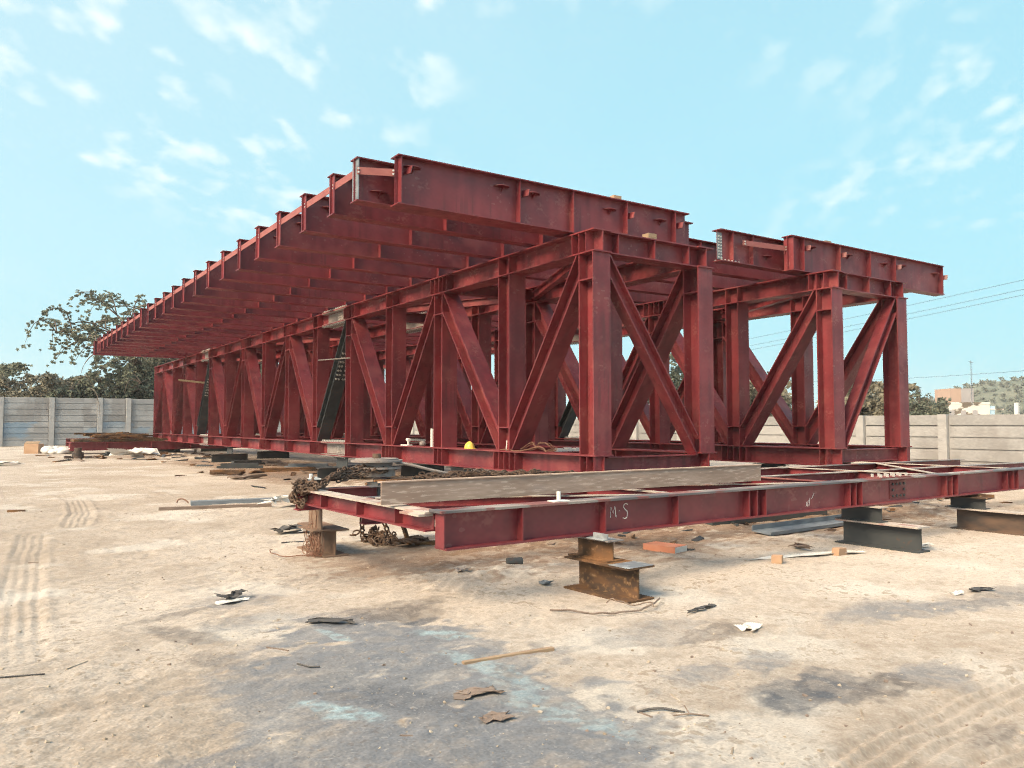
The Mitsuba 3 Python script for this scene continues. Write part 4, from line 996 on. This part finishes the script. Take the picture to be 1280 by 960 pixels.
# ------------------------------------------------------------------ far left frame, carton
ff = thing('beam_frame', 'low red beam frame with scrap on top, far off at the left end of the truss', 'steel frame')
part(ff, 'front_beam', tf(ibeam(9.5, .46, .25, .02, .03), rz=.02, loc=(-5.2, 39.6, .22)), 'mat_red')
for x in (-3.3, -1.0, 1.2):
    part(ff, 'stiffener', bx(x - .01, x + .01, 39.49, 39.62 + .02 * (x + 5), .25, .65), 'mat_red')
part(ff, 'back_beam', tf(ibeam(9.5, .46, .25, .02, .03), rz=.02, loc=(-5.2, 42.2, .42)), 'mat_red')
part(ff, 'side_beam', tf(ibeam(2.6, .40, .25, .02, .03), rz=1.57, loc=(-5.05, 39.7, .26)), 'mat_red')
for x, y in ((-4.9, 39.6), (1.5, 39.7), (3.5, 42.3)):
    stub('far_stub', f'rusty stub carrying the far frame, {"at its left corner" if x < -4 else "near the truss" if x < 2 else "under its back beam"}', x, y, 0, .6, .2 if y < 41 else .4, .3, group='stubs under the far frame')
solo('scrap_heap', 'tangle of rusty scrap bars lying on the far left frame', 'scrap', cat([tf(bx(0, nrng.uniform(.8, 2.4), -.06, .06, -.05, .05), rz=nrng.uniform(-.6, .6), ry=nrng.uniform(-.12, .12), loc=(nrng.uniform(-5.0, -1.8), nrng.uniform(39.7, 41.8), .95 + nrng.uniform(0, .22))) for k in range(26)] + [bx(-5.0, 1.0, 40.0, 41.8, .70, .86)]), 'mat_rust')
solo('stone_pile', 'grey rubble and torn wrappers lying left of the far frame', 'rubble', cat([tf(rock(nrng.uniform(.15, .4), 40 + k, .6), loc=(nrng.uniform(-6.6, -4.8), nrng.uniform(40.5, 44.0), 0)) for k in range(16)]), 'mat_white', smooth=50)
solo('gas_trolley', 'dark iron drum stub standing at the left corner of the far frame', 'drum', cat([cyl((-5.3, 34.4, 0), (-5.3, 34.4, .30), .27, 14), cyl((-5.3, 34.4, .301), (-5.3, 34.4, .52), .17, 14), bx(-5.9, -5.6, 34.2, 34.6, 0, .12), bx(-5.0, -4.7, 34.0, 34.3, 0, .10)]), 'mat_darkrust')
cb = thing('carton', 'brown cardboard carton on the sand before the left boundary wall', 'carton')
part(cb, 'body', tf(bx(0, .82, 0, .6, 0, .58), rz=-.55, loc=(-7.25, 43.2, -.02)), 'mat_card')
part(cb, 'flap', tf(bx(0, .82, 0, .28, 0, .012), rz=-.55, rx=.5, loc=(-7.25, 43.2, .565)), 'mat_wood')

# ------------------------------------------------------------------ boundary walls of precast panels
PH = .478


def panel_wall(name, label, p0, d, posts, rows_n, ztop, mat):
    w = thing(name, label, 'wall')
    d = np.array(d, float); ang = math.atan2(d[1], d[0])
    ps = list(posts)
    L0 = ps[-1] - ps[0]
    part(w, 'core', tf(bx(0, L0, -.006, .006, -.1, ztop - .05), rz=ang, loc=(p0[0] + d[0] * ps[0], p0[1] + d[1] * ps[0], 0)), mat)
    for k, s in enumerate(ps):
        x, y = p0[0] + d[0] * s, p0[1] + d[1] * s
        part(w, 'post', tf(bx(-.18, .18, -.21, .21, -.1, ztop + .03 + .02 * math.sin(k * 5)), rz=ang, loc=(x, y, 0)), 'mat_wallpost')
        if k + 1 < len(ps):
            L = ps[k + 1] - s - .44
            for r in range(rows_n):
                z1 = ztop - r * PH
                z0 = z1 - PH + .06
                off = nrng.uniform(-.012, .012)
                c = .03
                prof = [(-.065 + off, z0), (-.065 + off, z1 - c * .5), (-.065 + c * .5 + off, z1), (.065 + off, z1), (.065 + off, z0)]
                part(w, 'panel', tf(prism(prof, 'x', .22, .22 + L), rz=ang, loc=(x, y, 0)), mat)
    return w


panel_wall('boundary_wall', 'tall grey precast panel boundary wall at the far left behind the truss', (-30.0, 61.2), (1, 0), [0, 3.5, 7, 10.5, 14, 17.5, 21.9 - 3.4 + 3.45, 25.35, 28.75, 30.85, 34.3, 37.7, 41.1, 44.5, 47.9, 51.3, 53.5], 8, 3.80, 'mat_concrete_blue')
panel_wall('boundary_wall', 'lower cream precast panel wall behind the right truss', (23.6, -16.8), (0, 1), [3.7 * k + 4.4 for k in range(20)], 4, 2.06, 'mat_concrete')


# ------------------------------------------------------------------ trees, building, hill, wires
def leafcol(a, b):
    def fn(p, n, uv):
        k = cell_rand(dr.floor(p.x * 2.2), dr.floor(p.y * 2.2), dr.floor(p.z * 2.2))
        return mix(a, b, 0.55 * k + 0.45 * noise(p.x * 0.6, p.y * 0.6, p.z * 0.6))
    return {'type': 'twosided', 'bsdf': {'type': 'principled', 'base_color': proc(fn), 'roughness': 0.75, 'specular': 0.25}}


scene['mat_leaf_olive'] = leafcol((0.130, 0.142, 0.105), (0.285, 0.285, 0.205))
scene['mat_leaf_dry'] = leafcol((0.145, 0.130, 0.100), (0.285, 0.262, 0.195))
scene['mat_leaf_dark'] = leafcol((0.085, 0.105, 0.080), (0.210, 0.220, 0.155))
scene['mat_leaf_far'] = leafcol((0.085, 0.105, 0.085), (0.170, 0.185, 0.140))
scene['mat_bark'] = principled((0.13, 0.10, 0.08), 0.9)


def leaves(centres, size, n, rg, droop=0.0):
    """n leaf sprays: narrow quads scattered round the centres"""
    c = centres[rg.integers(0, len(centres), n)]
    d = rg.normal(size=(n, 3)); d[:, 2] = d[:, 2] * .6 - droop
    d /= np.linalg.norm(d, axis=1, keepdims=True)
    e = np.cross(d, rg.normal(size=(n, 3))); e /= np.linalg.norm(e, axis=1, keepdims=True) + 1e-9
    L = size * rg.uniform(.6, 1.5, (n, 1)); w = L * .30
    v = np.stack([c - e * w * .5, c + d * L * .5 - e * w, c + d * L, c + d * L * .5 + e * w], 1).reshape(-1, 3)
    i = np.arange(n)[:, None] * 4
    return v, np.vstack([i + [0, 1, 2], i + [0, 2, 3]])


def tree(name, label, x, y, h, r, seed, mat, nleaf, leaf=.3, droop=.2, clump=1.0, flat=.75, lean=(0, 0), base=.30, group=None):
    rg = np.random.default_rng(seed)
    t = thing(name, label, 'tree', group)
    limbs, tips = [], []
    top = np.array([x + lean[0] * .4, y + lean[1] * .4, h * base])
    limbs.append(sweep(spline([(x, y, -.2), (x + lean[0] * .15, y + lean[1] * .15, h * base * .5), top], 8), np.linspace(.035 * h, .025 * h, 8), 8))
    for k in range(11):
        a = k * 2.4 + rg.uniform(-.4, .4)
        rr = r * (.45 + .55 * rg.random())
        el = rg.uniform(.25, 1.0)
        end = np.array([x + lean[0] + rr * math.cos(a), y + lean[1] + rr * math.sin(a), h * (base + (1 - base) * el * (1 - .32 * (rr / r) ** 2))])
        mid = top * .45 + end * .55 + [0, 0, h * .10]
        path = spline([top, mid, end], 10)
        limbs.append(sweep(path, np.linspace(.018 * h, .004 * h, 10), 6))
        for j in range(15):
            s0 = path[rg.integers(3, 10)]
            dv = rg.normal(size=3); dv[2] = dv[2] * .45 + .10; dv /= np.linalg.norm(dv)
            ln = r * rg.uniform(.18, .52)
            e1 = s0 + dv * ln
            tw = spline([s0, s0 + dv * ln * .55 + [0, 0, .08 * ln], e1 + [0, 0, -droop * ln]], 14)
            limbs.append(sweep(tw[::2], np.linspace(.005 * h, .0012 * h, 7), 4))
            for q in tw[3:]:
                for _ in range(2):
                    tips.append(q + rg.normal(size=3) * np.array([.20, .20, .16]) * (r / 8) ** .5)
                sd = q + rg.normal(size=3) * np.array([.55, .55, .30]) * (r / 8) - [0, 0, droop * .4]
                if rg.random() < clump: tips.append(sd); tips.append(sd * .5 + q * .5)
    if y > 60: tips = [q for q in tips if q[1] > 62.2]
    part(t, 'trunk', cat(limbs), 'mat_bark')
    part(t, 'crown', leaves(np.array(tips), leaf, nleaf, rg, droop), mat)
    return t


tree('mesquite_tree', 'big spreading olive green mesquite tree behind the left wall, tallest there', 5.2, 67.5, 14.0, 10.5, 1, 'mat_leaf_olive', 90000, .17, .46, clump=.22, lean=(-1.0, 0))
tree('mesquite_tree', 'rounded dark drooping tree low behind the left wall, next to the truss end', 0.6, 66.5, 9.4, 7.0, 2, 'mat_leaf_dark', 70000, .25, .8, base=.12)
tree('mesquite_tree', 'brownish thin tree behind the left wall, left of the big mesquite', -4.6, 67.0, 6.6, 4.8, 3, 'mat_leaf_dry', 36000, .22, .3, clump=.3, base=.2)
tree('mesquite_tree', 'grey green tree at the left edge of the picture behind the wall', -10.5, 74.0, 8.2, 6.0, 4, 'mat_leaf_olive', 40000, .24, .3, base=.25)
tree('mesquite_tree', 'dark tree behind the left wall hidden mostly by the truss', 9.0, 66.5, 9.5, 6.0, 5, 'mat_leaf_dark', 14000, .4, .4)
tree('roadside_tree', 'tan dry tree behind the right wall, seen through the right portal', 45.5, 23.0, 6.0, 3.4, 6, 'mat_leaf_dry', 14000, .34, .2, base=.2)
tree('roadside_tree', 'small thin palm like tree just right of the right truss', 43.8, 18.5, 4.2, 0.8, 7, 'mat_leaf_far', 700, .22, .5, clump=.2, base=.45)
tree('roadside_tree', 'rounded green tree left of the white building', 79.2, 37.3, 5.2, 2.1, 8, 'mat_leaf_far', 9000, .36, .1, base=.15)
tree('roadside_tree', 'low bushes under the rounded green tree beside the building', 65.2, 30.2, 3.3, 1.7, 9, 'mat_leaf_olive', 6000, .3, .1, base=.12)
tree('roadside_tree', 'dry grey tree seen through the right truss', 39.5, 29.5, 5.8, 4.6, 10, 'mat_leaf_dry', 11000, .36, .2, base=.2)
tree('roadside_tree', 'green tree glimpsed between the two trusses, nearer one', 39.0, 41.0, 9.0, 4.4, 11, 'mat_leaf_far', 9000, .4, .2)
tree('roadside_tree', 'green tree glimpsed between the two trusses, farther right', 47.5, 39.0, 7.0, 4.5, 12, 'mat_leaf_far', 9000, .4, .2)
tree('roadside_tree', 'low scrub behind the right wall at the right edge of the picture', 84.0, 20.0, 3.5, 3.4, 13, 'mat_leaf_dry', 9000, .45, .1, base=.12)

# hill
hx, hy = np.meshgrid(np.linspace(-1, 1, 90), np.linspace(-1, 1, 40))
hh = np.clip(1 - (hx ** 2) ** 1.3, 0, 1) * np.clip(1 - hy ** 2, 0, 1)
hP = np.stack([hx * 4, hy * 3, 0 * hx], -1)
hzz = hh * (25 + 9 * (meshkit.fbm(hP, 4, 5) - .5)) - 1.0
hd = np.array([.8298, -.5577])
hc = np.array([478.0, 196.0])
hv = np.stack([hc[0] + hx * 68 * hd[0] + hy * 60 * hd[1] * -1, hc[1] + hx * 68 * hd[1] + hy * 60 * hd[0], hzz], -1).reshape(-1, 3)
hi = np.arange(hx.size).reshape(hx.shape)
hq = np.stack([hi[:-1, :-1], hi[:-1, 1:], hi[1:, 1:], hi[1:, :-1]], -1).reshape(-1, 4)
scene['mat_hill'] = principled(proc(lambda p, n, uv: mix((0.07, 0.095, 0.075), (0.17, 0.175, 0.13), fbm(p.x * .09, p.y * .09, p.z * .25, 4))), .95)
scene['hill'] = mikit.ply((hv, hq), 'mat_hill', smooth=True)
labels['hill'] = {'label': 'low scrub covered hill on the right horizon', 'kind': 'structure'}
hs = []
for k in range(1500):
    i = nrng.integers(0, len(hv))
    if hv[i, 2] > 2: hs.append(hv[i] + nrng.normal(size=3) * [2, 2, .5] + [0, 0, .6])
k = thing('hill_scrub', 'bushes covering the low hill', None, kind='stuff')
scene[k] = mikit.ply(leaves(np.array(hs), 1.3, 30000, np.random.default_rng(5)), 'mat_leaf_far')

# flat roofed building with stained white walls
bl = thing('building', 'white weather stained flat roofed building with an orange grey box on its roof', 'building')
scene['mat_stain'] = principled(proc(lambda p, n, uv: mix(mix((0.62, 0.58, 0.53), (0.74, 0.71, 0.66), fbm(p.x, p.y, p.z, 3)), (0.17, 0.14, 0.11), smoothstep(0.52, 0.60, fbm(p.x * .8 + 4, p.y * .8, p.z * 1.4, 5)))), .9)
scene['mat_salmon'] = principled((0.42, 0.30, 0.24), .9)
scene['mat_greywall'] = principled((0.36, 0.34, 0.345), .9)
scene['mat_bluewall'] = principled((0.42, 0.58, 0.70), .8)
BA = math.atan2(hd[1], hd[0])


def bt(m): return tf(m, rz=BA, loc=(101.0, 47.0, 0))


part(bl, 'wall', bt(bx(0, 6.6, 0, 6, 0, 4.35)), 'mat_stain')
part(bl, 'parapet', bt(cat([bx(-.05, 6.65, -.05, .12, 4.352, 4.62), bx(-.05, .12, .125, 6.05, 4.352, 4.62), bx(6.48, 6.65, .125, 6.05, 4.352, 4.62)])), 'mat_stain')
rb = part(bl, 'roof_room', bt(bx(1.6, 3.15, .8, 4.8, 4.353, 6.55)), 'mat_salmon', label='salmon coloured half of the roof room')
part(bl, 'roof_room', bt(bx(3.153, 4.9, .8, 4.8, 4.353, 6.55)), 'mat_greywall', label='grey half of the roof room')
part(bl, 'side_wall', bt(bx(6.602, 7.4, .2, 4.0, 0, 4.1)), 'mat_bluewall', label='pale blue side porch')
part(bl, 'canopy', bt(bx(6.66, 8.6, .1, 4.0, 3.55, 3.70)), 'mat_stain')
for x in (1.0, 2.6, 4.2):
    wn = part(bl, 'window', bt(bx(x, x + .7, -.03, -.002, 2.75, 3.5)), 'mat_greywall')
part(bl, 'mast', cat([cyl((101.1 + 2.8, 44.0 + .4, 4.3), (101.1 + 2.8, 44.0 + .4, 10.3), .05, 6), cyl((103.9, 44.1, 10.0), (103.9, 44.7, 10.2), .04, 5)]), 'mat_wirepole', label='thin aerial mast')
solo('pale_pillar', 'pale concrete pillar standing behind the right wall near the picture edge', 'pillar', bx(65.9, 66.2, 21.9, 22.2, 0, 3.5), 'mat_white')
dv = np.array([50.7, 38.1, 0]) - np.array([44.7, 11.9, 0])
for k, (a, b, lab) in enumerate([((44.7, 11.9, 10.70), (50.7, 38.1, 9.7), 'uppermost of the three parallel power lines on the right'), ((44.7, 12.0, 10.1), (50.8, 38.1, 9.05), 'middle one of the three parallel power lines on the right'), ((44.7, 12.0, 9.75), (50.8, 38.1, 8.65), 'lowest of the three parallel power lines on the right'), ((55.7, 16.9, 5.65), (63.1, 30.0, 5.95), 'single low power line crossing behind the aerial mast')]):
    a, b = np.array(a), np.array(b)
    s = np.linspace(-1.2, 3.4, 40)
    p = a + (b - a) * s[:, None]
    p[:, 2] += .28 * (s - 0) * (s - 1) * (1 if k < 3 else .4)
    solo('power_line', lab, 'power line', sweep(p, .014, 4), 'mat_wirepole', 'overhead power lines')

# ------------------------------------------------------------------ hazy air
scene['haze_air'] = {'type': 'homogeneous', 'albedo': rgb(0.95, 0.95, 0.95), 'sigma_t': 0.0004}
scene['haze'] = {'type': 'cube', 'to_world': T().translate([0, 0, 22.0]).scale([1010, 1010, 25.0]), 'bsdf': {'type': 'null'}, 'interior': {'type': 'ref', 'id': 'haze_air'}}
labels['haze'] = {'label': 'thin pale haze filling the air of the yard', 'kind': 'stuff'}
scene['camera']['medium'] = {'type': 'ref', 'id': 'haze_air'}
